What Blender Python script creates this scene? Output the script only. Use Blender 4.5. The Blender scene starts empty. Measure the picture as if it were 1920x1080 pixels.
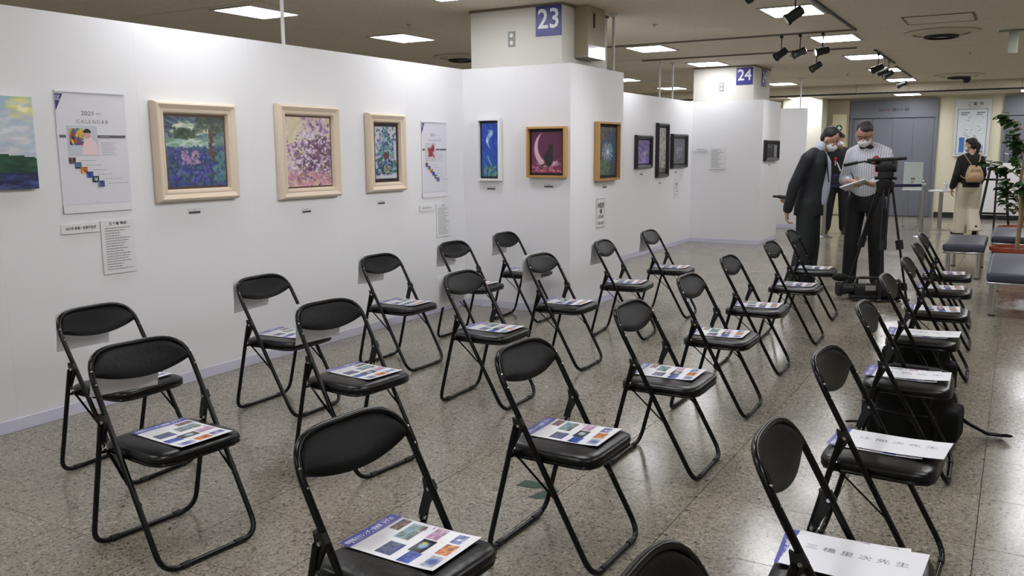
import bpy, bmesh, math, random
import numpy as np
from mathutils import Vector, Matrix

# ------------------------------------------------------------------ camera, world, exposure
scene = bpy.context.scene
COL = scene.collection
PI = math.pi
cam_d = bpy.data.cameras.new('camera'); cam = bpy.data.objects.new('camera', cam_d); COL.objects.link(cam)
cam_d.sensor_width = 36; cam_d.lens = 1621.57 / 1920 * 36; cam_d.clip_start = .05; cam_d.clip_end = 100
_y, _p, _r = .527, .157, -.006
_fw = Vector((-math.sin(_y) * math.cos(_p), math.cos(_y) * math.cos(_p), -math.sin(_p)))
_rt = Vector((math.cos(_y), math.sin(_y), 0)); _up = _rt.cross(_fw)
_r2 = _rt * math.cos(_r) + _up * math.sin(_r); _u2 = -_rt * math.sin(_r) + _up * math.cos(_r)
_m = Matrix((_r2, _u2, -_fw)).transposed().to_4x4(); _m.translation = Vector((4.662, 0, 1.507))
cam.matrix_world = _m
scene.camera = cam
scene.view_settings.view_transform = 'Standard'; scene.view_settings.look = 'None'
scene.view_settings.gamma = 1; scene.view_settings.use_curve_mapping = False
scene.view_settings.exposure = 0.0
LAMP_EMIT = 22.5          # fluorescent ceiling panels
SPOT_W = 38.0             # track spotlights
w = bpy.data.worlds.new('world'); scene.world = w; w.use_nodes = True
w.node_tree.nodes['Background'].inputs[0].default_value = (.75, .78, .85, 1)
w.node_tree.nodes['Background'].inputs[1].default_value = .25
scene.cycles.max_bounces = 8; scene.cycles.diffuse_bounces = 5; scene.cycles.glossy_bounces = 4
scene.cycles.sample_clamp_indirect = 6

# ------------------------------------------------------------------ helpers
def lin(c):
    c = np.asarray(c, float) / 255.0
    return np.where(c <= .04045, c / 12.92, ((c + .055) / 1.055) ** 2.4)
def L4(c): return tuple(lin(c)) + (1.0,)

MATS = {}
def mat(name, col=(200, 200, 200), rough=.5, metal=0, spec=.5, coat=0, emit=0, alpha=1, trans=0, bump=0, bscale=200, noise=0, nscale=8):
    if name in MATS: return MATS[name]
    m = bpy.data.materials.new(name); m.use_nodes = True; MATS[name] = m
    nt = m.node_tree; b = nt.nodes['Principled BSDF']
    b.inputs['Base Color'].default_value = L4(col); b.inputs['Roughness'].default_value = rough
    b.inputs['Metallic'].default_value = metal; b.inputs['Specular IOR Level'].default_value = spec
    b.inputs['Coat Weight'].default_value = coat; b.inputs['Alpha'].default_value = alpha
    b.inputs['Transmission Weight'].default_value = trans
    if emit:
        b.inputs['Emission Color'].default_value = (1, 1, 1, 1) if emit is True else L4(col)
        b.inputs['Emission Strength'].default_value = emit
    tc = nt.nodes.new('ShaderNodeTexCoord')
    n = nt.nodes.new('ShaderNodeTexNoise'); n.inputs['Scale'].default_value = nscale; n.inputs['Detail'].default_value = 4
    nt.links.new(tc.outputs['Object'], n.inputs['Vector'])
    if noise:
        mx = nt.nodes.new('ShaderNodeMix'); mx.data_type = 'RGBA'
        mx.inputs[6].default_value = tuple(lin(np.array(col)) * (1 - noise)) + (1,)
        mx.inputs[7].default_value = tuple(np.minimum(1, lin(np.array(col)) * (1 + noise))) + (1,)
        nt.links.new(n.outputs['Fac'], mx.inputs[0]); nt.links.new(mx.outputs[2], b.inputs['Base Color'])
    if bump:
        n2 = nt.nodes.new('ShaderNodeTexNoise'); n2.inputs['Scale'].default_value = bscale; n2.inputs['Detail'].default_value = 3
        nt.links.new(tc.outputs['Object'], n2.inputs['Vector'])
        bp = nt.nodes.new('ShaderNodeBump'); bp.inputs['Strength'].default_value = bump; bp.inputs['Distance'].default_value = .01
        nt.links.new(n2.outputs['Fac'], bp.inputs['Height']); nt.links.new(bp.outputs[0], b.inputs['Normal'])
    return m

def printed_mat(name='printed', rough=.5, bump=0):
    if name in MATS: return MATS[name]
    m = bpy.data.materials.new(name); m.use_nodes = True; MATS[name] = m
    nt = m.node_tree; b = nt.nodes['Principled BSDF']; b.inputs['Roughness'].default_value = rough
    a = nt.nodes.new('ShaderNodeVertexColor'); a.layer_name = 'Col'
    nt.links.new(a.outputs['Color'], b.inputs['Base Color'])
    if bump:
        tc = nt.nodes.new('ShaderNodeTexCoord'); n = nt.nodes.new('ShaderNodeTexNoise'); n.inputs['Scale'].default_value = 60
        nt.links.new(tc.outputs['Object'], n.inputs['Vector'])
        bp = nt.nodes.new('ShaderNodeBump'); bp.inputs['Strength'].default_value = bump; bp.inputs['Distance'].default_value = .01
        nt.links.new(n.outputs['Fac'], bp.inputs['Height']); nt.links.new(bp.outputs[0], b.inputs['Normal'])
    return m

def tagset(o, label=None, cat=None, group=None, kind=None):
    if label: o['label'] = label
    if cat: o['category'] = cat
    if group: o['group'] = group
    if kind: o['kind'] = kind
    return o
def thing(name, label, cat, loc=(0, 0, 0), rz=0, group=None, M=None):
    o = bpy.data.objects.new(name, None); COL.objects.link(o); o.empty_display_size = .1
    if M is not None: o.matrix_world = M
    else: o.location = loc; o.rotation_euler = (0, 0, rz)
    return tagset(o, label, cat, group)
def place(o, loc=(0, 0, 0), rz=0):
    o.location = loc; o.rotation_euler = (0, 0, rz); return o
def frameM(org, right, up):
    r = Vector(right).normalized(); u = Vector(up).normalized(); n = r.cross(u)
    M = Matrix((r, u, n)).transposed().to_4x4(); M.translation = Vector(org); return M
def dup(root, loc, rz, label=None, group=None, name=None):
    r = root.copy(); COL.objects.link(r); r.location = loc; r.rotation_euler = (0, 0, rz)
    if label: r['label'] = label
    if group: r['group'] = group
    for ch in list(root.children):
        c = ch.copy(); COL.objects.link(c); c.parent = r
        for g in ch.children:
            d = g.copy(); COL.objects.link(d); d.parent = c
    return r

class MB:
    def __init__(s): s.v = []; s.f = []; s.m = []; s.c = []
    def add(s, v, f, mi=0, T=None, c=None):
        o = len(s.v)
        if T is not None: v = [tuple(T @ Vector(p)) for p in v]
        s.v += [tuple(p) for p in v]
        for i, q in enumerate(f):
            s.f.append(tuple(o + k for k in q)); s.m.append(mi); s.c.append(c if c is not None else (1, 1, 1))
        return s
    def box(s, c, d, mi=0, bev=0, T=None, seg=2, rot=None, col=None):
        bm = bmesh.new(); bmesh.ops.create_cube(bm, size=1)
        bmesh.ops.scale(bm, vec=d, verts=bm.verts)
        if bev: bmesh.ops.bevel(bm, geom=list(bm.edges), offset=min(bev, min(d) * .49), segments=seg, affect='EDGES', profile=.5)
        R = Matrix.Translation(c)
        if rot is not None: R = R @ Matrix.Rotation(rot[0], 4, 'X') @ Matrix.Rotation(rot[1], 4, 'Y') @ Matrix.Rotation(rot[2], 4, 'Z')
        bmesh.ops.transform(bm, matrix=R, verts=bm.verts)
        bm.verts.index_update()
        s.add([tuple(v.co) for v in bm.verts], [[v.index for v in f.verts] for f in bm.faces], mi, T, col); bm.free(); return s
    def tube(s, pts, r, mi=0, n=10, closed=False, T=None, cap=True, rr=None, flat=None):
        P = [Vector(p) for p in pts]; N = len(P)
        vs = []; fs = []; u = None
        for i in range(N):
            a = P[(i - 1) % N] if (closed or i > 0) else P[i]; b = P[(i + 1) % N] if (closed or i < N - 1) else P[i]
            t = (b - a).normalized()
            if u is None:
                u = Vector((0, 0, 1)) if abs(t.z) < .9 else Vector((1, 0, 0))
            u = (u - t * u.dot(t)).normalized(); w_ = t.cross(u)
            ri = rr[i] if rr else r
            for k in range(n):
                a_ = 2 * PI * k / n; vs.append(P[i] + u * math.cos(a_) * ri * (flat or 1) + w_ * math.sin(a_) * ri)
        M_ = N if closed else N - 1
        for i in range(M_):
            for k in range(n):
                j = (i + 1) % N; fs.append((i * n + k, i * n + (k + 1) % n, j * n + (k + 1) % n, j * n + k))
        if cap and not closed:
            fs.append(tuple(range(n))[::-1]); fs.append(tuple((N - 1) * n + k for k in range(n)))
        s.add(vs, fs, mi, T); return s
    def lathe(s, prof, mi=0, n=24, T=None, cap=True):   # prof [(r,z)]
        vs = []; fs = []
        for r, z in prof:
            for k in range(n): a = 2 * PI * k / n; vs.append((r * math.cos(a), r * math.sin(a), z))
        for i in range(len(prof) - 1):
            for k in range(n): fs.append((i * n + k, i * n + (k + 1) % n, (i + 1) * n + (k + 1) % n, (i + 1) * n + k))
        if cap: fs.append(tuple(range(n))[::-1]); fs.append(tuple((len(prof) - 1) * n + k for k in range(n)))
        s.add(vs, fs, mi, T); return s
    def ell(s, c, r, mi=0, n=16, T=None, rot=None):
        vs = []; fs = []; h = n // 2
        for i in range(h + 1):
            ph = PI * i / h
            for k in range(n): a = 2 * PI * k / n; vs.append(Vector((r[0] * math.sin(ph) * math.cos(a), r[1] * math.sin(ph) * math.sin(a), -r[2] * math.cos(ph))))
        if rot is not None: vs = [rot @ v for v in vs]
        vs = [v + Vector(c) for v in vs]
        for i in range(h):
            for k in range(n): fs.append((i * n + k, i * n + (k + 1) % n, (i + 1) * n + (k + 1) % n, (i + 1) * n + k))
        s.add(vs, fs, mi, T); return s
    def prism(s, poly, z0, z1, mi=0, T=None, c=None):
        n = len(poly); s.add([(x, y, z0) for x, y in poly] + [(x, y, z1) for x, y in poly],
            [tuple(range(n))[::-1], tuple(range(n, 2 * n))] + [(i, (i + 1) % n, n + (i + 1) % n, n + i) for i in range(n)], mi, T, c); return s
    def mesh(s, name, mats, smooth=True, colors=False, ang=.7):
        me = bpy.data.meshes.new(name); me.from_pydata(s.v, [], s.f)
        for m_ in (mats if isinstance(mats, (list, tuple)) else [mats]): me.materials.append(m_)
        me.polygons.foreach_set('material_index', s.m)
        if colors:
            at = me.color_attributes.new('Col', 'FLOAT_COLOR', 'CORNER'); arr = []
            for p, c in zip(me.polygons, s.c): arr += [c[0], c[1], c[2], 1.0] * p.loop_total
            at.data.foreach_set('color', arr)
        if smooth:
            me.polygons.foreach_set('use_smooth', [True] * len(me.polygons))
            try: me.set_sharp_from_angle(angle=ang)
            except Exception: pass
        me.update(); return me
    def build(s, name, mats, parent=None, smooth=True, colors=False, ang=.7):
        o = bpy.data.objects.new(name, s.mesh(name, mats, smooth, colors, ang)); COL.objects.link(o)
        if parent is not None: o.parent = parent
        return o

def rpath(pts, rad, seg=5, closed=False):
    """polyline with rounded corners"""
    P = [Vector(p) for p in pts]; out = []; N = len(P)
    for i in range(N):
        if not closed and i in (0, N - 1): out.append(P[i]); continue
        a, b, c = P[i - 1], P[i], P[(i + 1) % N]
        d1 = (a - b); d2 = (c - b); r = rad[i] if isinstance(rad, (list, tuple)) else rad
        th = d1.angle(d2); t = min(r / math.tan(th / 2), d1.length * .49, d2.length * .49)
        p1 = b + d1.normalized() * t; p2 = b + d2.normalized() * t
        for k in range(seg + 1):
            u = k / seg; out.append(p1 * (1 - u) ** 2 + b * 2 * u * (1 - u) + p2 * u * u)
    return out

_tc = {}
def textm(body, size=1.0):
    key = body
    if key not in _tc:
        c = bpy.data.curves.new('t', 'FONT'); c.body = body; c.align_x = 'CENTER'; c.align_y = 'CENTER'; c.resolution_u = 2
        o = bpy.data.objects.new('t', c); COL.objects.link(o)
        me = bpy.data.meshes.new_from_object(o.evaluated_get(bpy.context.evaluated_depsgraph_get()))
        _tc[key] = ([tuple(v.co) for v in me.vertices], [tuple(p.vertices) for p in me.polygons])
        bpy.data.objects.remove(o); bpy.data.curves.remove(c); bpy.data.meshes.remove(me)
    v, f = _tc[key]
    return [(x * size, y * size, z) for x, y, z in v], f

class Print(MB):
    """flat print: x right, y up, z out of the sheet"""
    def rect(s, x0, y0, x1, y1, c, z=0.0): s.add([(x0, y0, z), (x1, y0, z), (x1, y1, z), (x0, y1, z)], [(0, 1, 2, 3)], 0, None, tuple(lin(c))); return s
    def slab(s, x0, y0, x1, y1, c, t): s.box(((x0 + x1) / 2, (y0 + y1) / 2, t / 2), (abs(x1 - x0), abs(y1 - y0), t), 0, 0, None, 2, None, tuple(lin(c))); return s
    def text(s, body, x, y, size, c, z=0.0005, sx=1, rot=0, wid=None, bold=0):
        v, f = textm(body, size)
        if wid:
            w0 = max(p[0] for p in v) - min(p[0] for p in v); sx = wid / w0
        cr, sr = math.cos(rot), math.sin(rot)
        offs = [(0, 0)] if not bold else [(0, 0), (bold, 0), (0, bold), (bold, bold)]
        for i, (ox, oy) in enumerate(offs):
            s.add([(x + (a * sx + ox) * cr - (b + oy) * sr, y + (a * sx + ox) * sr + (b + oy) * cr, z + i * 2e-5) for a, b, _ in v], f, 0, None, tuple(lin(c)))
        return s
    def cells(s, x0, y0, x1, y1, arr, z=0.0004):
        arr = np.clip(arr, 0, 255); arr = arr * .86 + arr.mean(axis=2, keepdims=True) * .11
        h, w_ = arr.shape[:2]; a = lin(np.clip(arr, 0, 255))
        for j in range(h):
            for i in range(w_):
                xa = x0 + (x1 - x0) * i / w_; xb = x0 + (x1 - x0) * (i + 1) / w_; yb = y1 - (y1 - y0) * j / h; ya = y1 - (y1 - y0) * (j + 1) / h
                o = len(s.v); s.v += [(xa, ya, z), (xb, ya, z), (xb, yb, z), (xa, yb, z)]
                s.f.append((o, o + 1, o + 2, o + 3)); s.m.append(0); s.c.append(tuple(a[j, i]))
        return s
    def lines(s, x0, y0, x1, y1, n, c, rng, z=.0005, fill=.5):
        for k in range(n):
            y = y1 - (y1 - y0) * (k + .5) / n; h = (y1 - y0) / n * fill / 2; x = x0
            end = x0 + (x1 - x0) * rng.uniform(.55, 1)
            while x < end:
                wd = rng.uniform(.03, .12) * (x1 - x0); s.rect(x, y - h, min(end, x + wd), y + h, c, z); x += wd + .015 * (x1 - x0)
        return s
    def done(s, name, parent=None, rough=.5, bend=None, mname='printed', bump=0):
        if bend: s.v = [bend(*p) for p in s.v]
        return s.build(name, printed_mat(mname, rough, bump), parent, smooth=False, colors=True)

# ------------------------------------------------------------------ painted pictures (numpy, flat print colours)
def canvas(w_, h, c): a = np.zeros((h, w_, 3)); a[:] = c; return a
def strokes(a, n, pal, rng, box=(0, 0, 1, 1), ln=(2, 6), wd=(1, 2.2), ang=None, op=.9, mask=None):
    h, w_ = a.shape[:2]; Y, X = np.mgrid[0:h, 0:w_]
    for _ in range(n):
        cx = rng.uniform(box[0], box[2]) * w_; cy = rng.uniform(box[1], box[3]) * h
        if mask and not mask(cx / w_, cy / h): continue
        l = rng.uniform(*ln); q = rng.uniform(*wd); t = rng.uniform(0, PI) if ang is None else rng.gauss(ang, .25)
        dx = X + .5 - cx; dy = Y + .5 - cy; u = dx * math.cos(t) + dy * math.sin(t); v = -dx * math.sin(t) + dy * math.cos(t)
        k = np.clip(1.4 - ((u / l) ** 2 + (v / q) ** 2), 0, 1)[..., None] * op
        c = np.array(pal[rng.randrange(len(pal))], float) + rng.uniform(-12, 12)
        a[:] = a * (1 - k) + c * k
    return a
def disc(a, cx, cy, rx, ry, c, soft=.15, op=1):
    h, w_ = a.shape[:2]; Y, X = np.mgrid[0:h, 0:w_]
    d = np.sqrt((((X + .5) / w_ - cx) / rx) ** 2 + (((Y + .5) / h - cy) / ry) ** 2)
    k = np.clip((1 - d) / soft + .5, 0, 1)[..., None] * op; a[:] = a * (1 - k) + np.array(c, float) * k; return a
def grad(w_, h, *cs):
    a = np.zeros((h, w_, 3)); n = len(cs) - 1
    for j in range(h):
        t = j / max(1, h - 1) * n; i = min(int(t), n - 1); a[j] = np.array(cs[i]) * (1 - (t - i)) + np.array(cs[i + 1]) * (t - i)
    return a
def art_meadow(r):
    a = grad(60, 60, (150, 190, 215), (190, 205, 215), (200, 200, 215), (215, 220, 225))
    disc(a, .88, .13, .16, .13, (240, 232, 120), .6); disc(a, .9, .12, .06, .05, (250, 246, 190), .5)
    strokes(a, 160, [(205, 212, 222), (165, 195, 220), (225, 222, 228), (185, 185, 210)], r, (0, 0, 1, .62), (4, 9), (1, 2), 0, .5)
    h = np.mgrid[0:60, 0:60]
    hill = (h[0] / 60) > .66 - .05 * np.sin(h[1] / 60 * 3.0)
    a[hill] = (22, 74, 50); strokes(a, 90, [(20, 84, 48), (35, 96, 60), (14, 56, 44)], r, (0, .7, 1, .82), (3, 6), (1, 1.5), 0, .5)
    a[49:] = (32, 38, 84); strokes(a, 80, [(40, 52, 120), (24, 26, 60), (70, 84, 150)], r, (0, .84, 1, 1), (3, 8), (.8, 1.4), 0, .7)
    strokes(a, 16, [(20, 24, 30)], r, (.05, .7, .25, .86), (2, 4), (.8, 1.2), PI / 2, .9); return a
def art_iris(r):
    a = grad(84, 80, (60, 82, 120), (96, 130, 130), (120, 150, 140), (70, 96, 120), (50, 62, 130), (56, 70, 130), (60, 76, 110))
    strokes(a, 240, [(60, 76, 110), (100, 120, 130), (44, 58, 90), (120, 140, 150)], r, (0, 0, 1, .3), (3, 7), (1, 2), .3, .7)
    strokes(a, 60, [(215, 220, 190), (180, 200, 180), (225, 215, 190)], r, (.15, .1, .7, .24), (4, 9), (1.2, 2), 0, .8)
    disc(a, .3, .23, .14, .07, (58, 76, 66), .5); strokes(a, 60, [(52, 72, 58), (80, 96, 70)], r, (.15, .18, .5, .3), (2, 4), (1, 2), None, .8)
    strokes(a, 50, [(160, 190, 180), (110, 160, 120), (200, 215, 200)], r, (0, .33, .75, .42), (5, 11), (.8, 1.4), 0, .8)
    strokes(a, 520, [(62, 60, 150), (86, 78, 170), (44, 50, 120), (70, 110, 110), (60, 84, 70), (98, 100, 180), (50, 96, 130)], r, (0, .44, 1, 1), (1.5, 4.5), (1, 2), None, .85)
    strokes(a, 60, [(170, 130, 170), (140, 120, 180), (190, 150, 175)], r, (.25, .5, .55, .68), (1.5, 3), (1, 1.8), None, .9)
    strokes(a, 70, [(92, 150, 130), (80, 130, 150)], r, (.8, .5, 1, .95), (2, 4), (1, 1.8), None, .7)
    strokes(a, 26, [(110, 84, 62), (90, 72, 56)], r, (.74, .12, .8, .6), (4, 8), (1, 1.6), 1.35, .9)
    strokes(a, 120, [(86, 100, 72), (110, 110, 88), (60, 84, 84)], r, (.5, .0, 1, .22), (2, 4), (1, 2), None, .75); return a
def art_lilac(r):
    a = canvas(64, 88, (214, 200, 176))
    strokes(a, 130, [(90, 60, 80), (112, 84, 110), (130, 100, 90)], r, (.2, .3, 1, 1), (3, 8), (2, 4), .9, .7)
    strokes(a, 60, [(222, 206, 166), (226, 214, 180)], r, (0, 0, .35, .5), (3, 6), (2, 4), None, .6)
    strokes(a, 560, [(178, 132, 190), (206, 170, 208), (150, 104, 170), (222, 200, 224), (128, 86, 150), (190, 150, 190), (226, 214, 230)], r, (0, 0, 1, 1), (1.3, 2.8), (1.1, 2.2), None, .85, lambda x, y: not (x < .35 and y < .35 and x + y < .5))
    strokes(a, 110, [(96, 60, 110), (84, 54, 84), (120, 90, 60)], r, (.2, .3, 1, .9), (1.5, 4), (.8, 1.4), .8, .8)
    strokes(a, 110, [(196, 116, 150), (214, 150, 160), (226, 190, 160)], r, (0, .8, 1, 1), (2, 5), (1, 1.8), .3, .7)
    strokes(a, 90, [(232, 226, 240)], r, (.2, .2, .95, .8), (1, 1.6), (1, 1.4), None, .8); return a
def art_wisteria(r):
    a = canvas(52, 84, (190, 194, 206)); disc(a, .5, .42, .42, .34, (176, 174, 186), .1); disc(a, .5, .45, .36, .3, (166, 180, 186), .2)
    m = lambda x, y: abs(x - .52) < .12 + .42 * max(0, y) or r.random() < .2
    strokes(a, 480, [(44, 72, 130), (62, 110, 136), (86, 146, 130), (54, 122, 104), (36, 54, 110), (110, 166, 150), (70, 90, 160)], r, (0, .02, 1, .92), (1.6, 4), (1, 1.7), None, .9, m)
    strokes(a, 60, [(30, 40, 100), (40, 90, 60)], r, (0, .6, 1, .92), (2, 4), (1, 1.7), None, .9)
    disc(a, .5, .56, .13, .07, (96, 60, 56), .5); strokes(a, 18, [(170, 170, 80), (200, 190, 110)], r, (.42, .75, .62, .9), (1, 2), (1, 1.4), None, .9); return a
def art_sea(r):
    a = grad(40, 90, (30, 52, 170), (26, 60, 190), (30, 70, 180), (20, 90, 170), (30, 110, 140))
    strokes(a, 180, [(24, 40, 160), (40, 90, 210), (26, 74, 190), (50, 110, 200)], r, (0, 0, 1, .95), (3, 8), (.8, 1.6), 1.0, .6)
    for i in range(14):
        t = i / 13; disc(a, .62 - .25 * math.sin(t * 2.6), .18 + .27 * t, .14 * (1 - .75 * t), .045 * (1 - .4 * t), (120, 160, 205), .6, .9)
    disc(a, .34, .33, .07, .05, (190, 210, 225), .6); strokes(a, 10, [(160, 190, 220)], r, (.5, .14, .66, .24), (3, 5), (.7, 1), -.6, .9)
    for i in range(8): disc(a, .38 + .03 * i, .62 + .022 * i, .05, .016, (120, 170, 190), .6, .9)
    strokes(a, 70, [(90, 150, 120), (130, 160, 90), (170, 180, 110), (40, 120, 160)], r, (.1, .8, .95, 1), (1.5, 3), (1, 1.6), None, .8); return a
def art_cat(r):
    a = grad(64, 66, (84, 34, 66), (100, 36, 80), (120, 44, 84), (150, 60, 92))
    strokes(a, 200, [(90, 30, 70), (124, 48, 90), (104, 44, 84), (140, 70, 110)], r, (0, 0, 1, 1), (2, 5), (1, 2), None, .5)
    disc(a, .52, .42, .44, .44, (214, 176, 190), .05); disc(a, .62, .34, .42, .42, (100, 40, 80), .06)
    disc(a, .56, .78, .36, .07, (210, 170, 180), .5, .8)
    disc(a, .56, .66, .15, .2, (42, 36, 38), .25); disc(a, .63, .42, .085, .09, (44, 38, 40), .25)
    for x in (.58, .68): disc(a, x, .33, .025, .05, (42, 36, 38), .4)
    for i in range(12): t = i / 11; disc(a, .42 - .14 * math.sin(t * 3), .8 + .13 * t, .03, .025, (50, 42, 44), .5)
    strokes(a, 50, [(190, 100, 120), (210, 130, 140)], r, (0, .85, 1, 1), (2, 4), (1, 1.6), 0, .6); return a
def art_bloom(r):
    a = canvas(52, 76, (58, 74, 92)); strokes(a, 150, [(44, 66, 110), (84, 92, 88), (96, 84, 60), (110, 100, 72), (40, 60, 104)], r, (0, 0, 1, 1), (2, 6), (1.4, 3), None, .7)
    strokes(a, 50, [(112, 92, 56), (96, 82, 58)], r, (.0, .0, .5, .35), (2, 5), (1, 2), None, .7); strokes(a, 60, [(34, 62, 140), (50, 84, 160)], r, (.4, .15, 1, .75), (2, 5), (1, 2), None, .7)
    for k in range(22):
        t = k / 22 * 2 * PI + r.uniform(-.08, .08); L = r.uniform(.8, 1.15)
        for q in range(7): disc(a, .52 + .052 * q * L * math.cos(t), .52 + .034 * q * L * math.sin(t), .026, .017, (140 + 8 * q, 176 + 4 * q, 196) if (k + q) % 3 else (92, 140, 176), .5, .8)
    disc(a, .52, .52, .06, .045, (214, 224, 220), .6); strokes(a, 100, [(84, 116, 66), (64, 98, 70), (112, 130, 80), (60, 84, 96)], r, (.05, .68, .6, .98), (2, 4), (1, 2), None, .8); return a
def art_purple(r):
    a = canvas(36, 50, (126, 106, 180)); strokes(a, 160, [(110, 90, 170), (150, 130, 200), (170, 150, 206), (90, 74, 150)], r, (0, 0, 1, 1), (3, 8), (1, 2), .8, .7)
    strokes(a, 16, [(70, 60, 110)], r, (.1, .1, .8, .4), (3, 6), (.6, .9), .5, .9); disc(a, .62, .58, .1, .07, (190, 180, 130), .6); return a
def art_silver(r):
    a = canvas(20, 90, (176, 176, 168)); strokes(a, 200, [(190, 190, 180), (120, 122, 116), (200, 198, 190), (90, 94, 90)], r, (0, 0, 1, 1), (2, 5), (.7, 1.2), 1.3, .7)
    a[80:] = (96, 98, 92); return a
def art_ship(r):
    a = canvas(40, 54, (92, 96, 104)); strokes(a, 60, [(84, 88, 96), (104, 108, 116)], r, (0, 0, 1, 1), (5, 10), (2, 4), 0, .4)
    a[28:29, 3:38] = (50, 52, 58)
    for x in (.3, .42, .55, .7): strokes(a, 14, [(150, 156, 166), (130, 136, 150)], r, (x - .03, .36, x + .03, .55), (2, 4), (.6, .9), PI / 2, .8)
    strokes(a, 20, [(140, 146, 156)], r, (.3, .55, .7, .75), (2, 5), (.6, .9), PI / 2, .5); return a
def art_night(r):
    a = canvas(34, 46, (26, 26, 26)); strokes(a, 50, [(44, 46, 44), (20, 22, 22), (60, 62, 58)], r, (0, 0, .6, 1), (2, 5), (1, 2), None, .7)
    disc(a, .3, .25, .2, .07, (90, 92, 92), .5); a[6:42, 24:32] = (150, 152, 158); return a
def art_photo(kind, r, w_=14, h=10):
    P = {'dusk': ((120, 96, 110), (150, 110, 90), (60, 50, 60)), 'pond': ((110, 170, 190), (150, 180, 180), (120, 100, 80)), 'pink': ((196, 150, 190), (210, 180, 200), (150, 90, 140)),
         'moon': ((70, 84, 170), (96, 110, 190), (150, 150, 170)), 'rock': ((60, 66, 100), (110, 116, 140), (60, 70, 150)), 'dark': ((22, 26, 40), (30, 34, 44), (26, 30, 50)),
         'orange': ((214, 120, 40), (240, 170, 70), (190, 84, 30)), 'deep': ((24, 50, 160), (30, 70, 180), (100, 130, 190)), 'splash': ((180, 188, 204), (170, 180, 210), (190, 190, 200)),
         'garden': ((90, 120, 160), (70, 110, 90), (50, 70, 130))}[kind]
    a = grad(w_, h, *P); strokes(a, 22, [tuple(np.clip(np.array(P[i]) + d, 0, 255)) for i in range(3) for d in (-30, 30)], r, (0, 0, 1, 1), (1.5, 4), (.6, 1.3), None, .7)
    if kind == 'dark': disc(a, .55, .5, .26, .3, (150, 190, 220), .7); disc(a, .7, .4, .1, .16, (220, 210, 90), .7)
    if kind == 'moon': disc(a, .45, .5, .12, .2, (235, 235, 245), .5)
    if kind == 'splash': disc(a, .5, .5, .28, .35, (60, 90, 170), .8)
    if kind == 'orange': disc(a, .6, .65, .18, .2, (160, 60, 20), .6)
    return a

# ------------------------------------------------------------------ materials
rng = random.Random(7)
M_wall = mat('partition_white', (226, 226, 229), .55, bump=.02, bscale=300)
M_skirt = mat('lavender_skirting', (206, 206, 224), .5)
M_cream = mat('cream_wall', (214, 208, 184), .6, noise=.03, nscale=3)
M_beige = mat('beige_wall', (176, 168, 146), .6, noise=.03, nscale=3)
M_bluegrey = mat('blue_grey_steel', (106, 109, 119), .45, noise=.02)
M_dark = mat('dark_groove', (40, 38, 36), .8)
M_black = mat('black_plastic', (20, 20, 21), .42)
M_white = mat('white_plastic', (228, 228, 228), .4)
M_grey = mat('grey_plastic', (150, 150, 146), .5)
M_chrome = mat('chrome', (205, 206, 208), .16, 1)
M_steel = mat('brushed_steel', (170, 170, 172), .32, 1)
M_lamp = mat('lamp_diffuser', (250, 251, 255), .5, emit=LAMP_EMIT)
M_lamp_dim = mat('lamp_diffuser_dim', (250, 251, 255), .5, emit=LAMP_EMIT * .66)    # emission lowered so the partition tops below don't clip
M_pole = mat('white_pole', (206, 206, 206), .35)
M_rail = mat('rail_beige', (120, 112, 98), .6)

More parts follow.
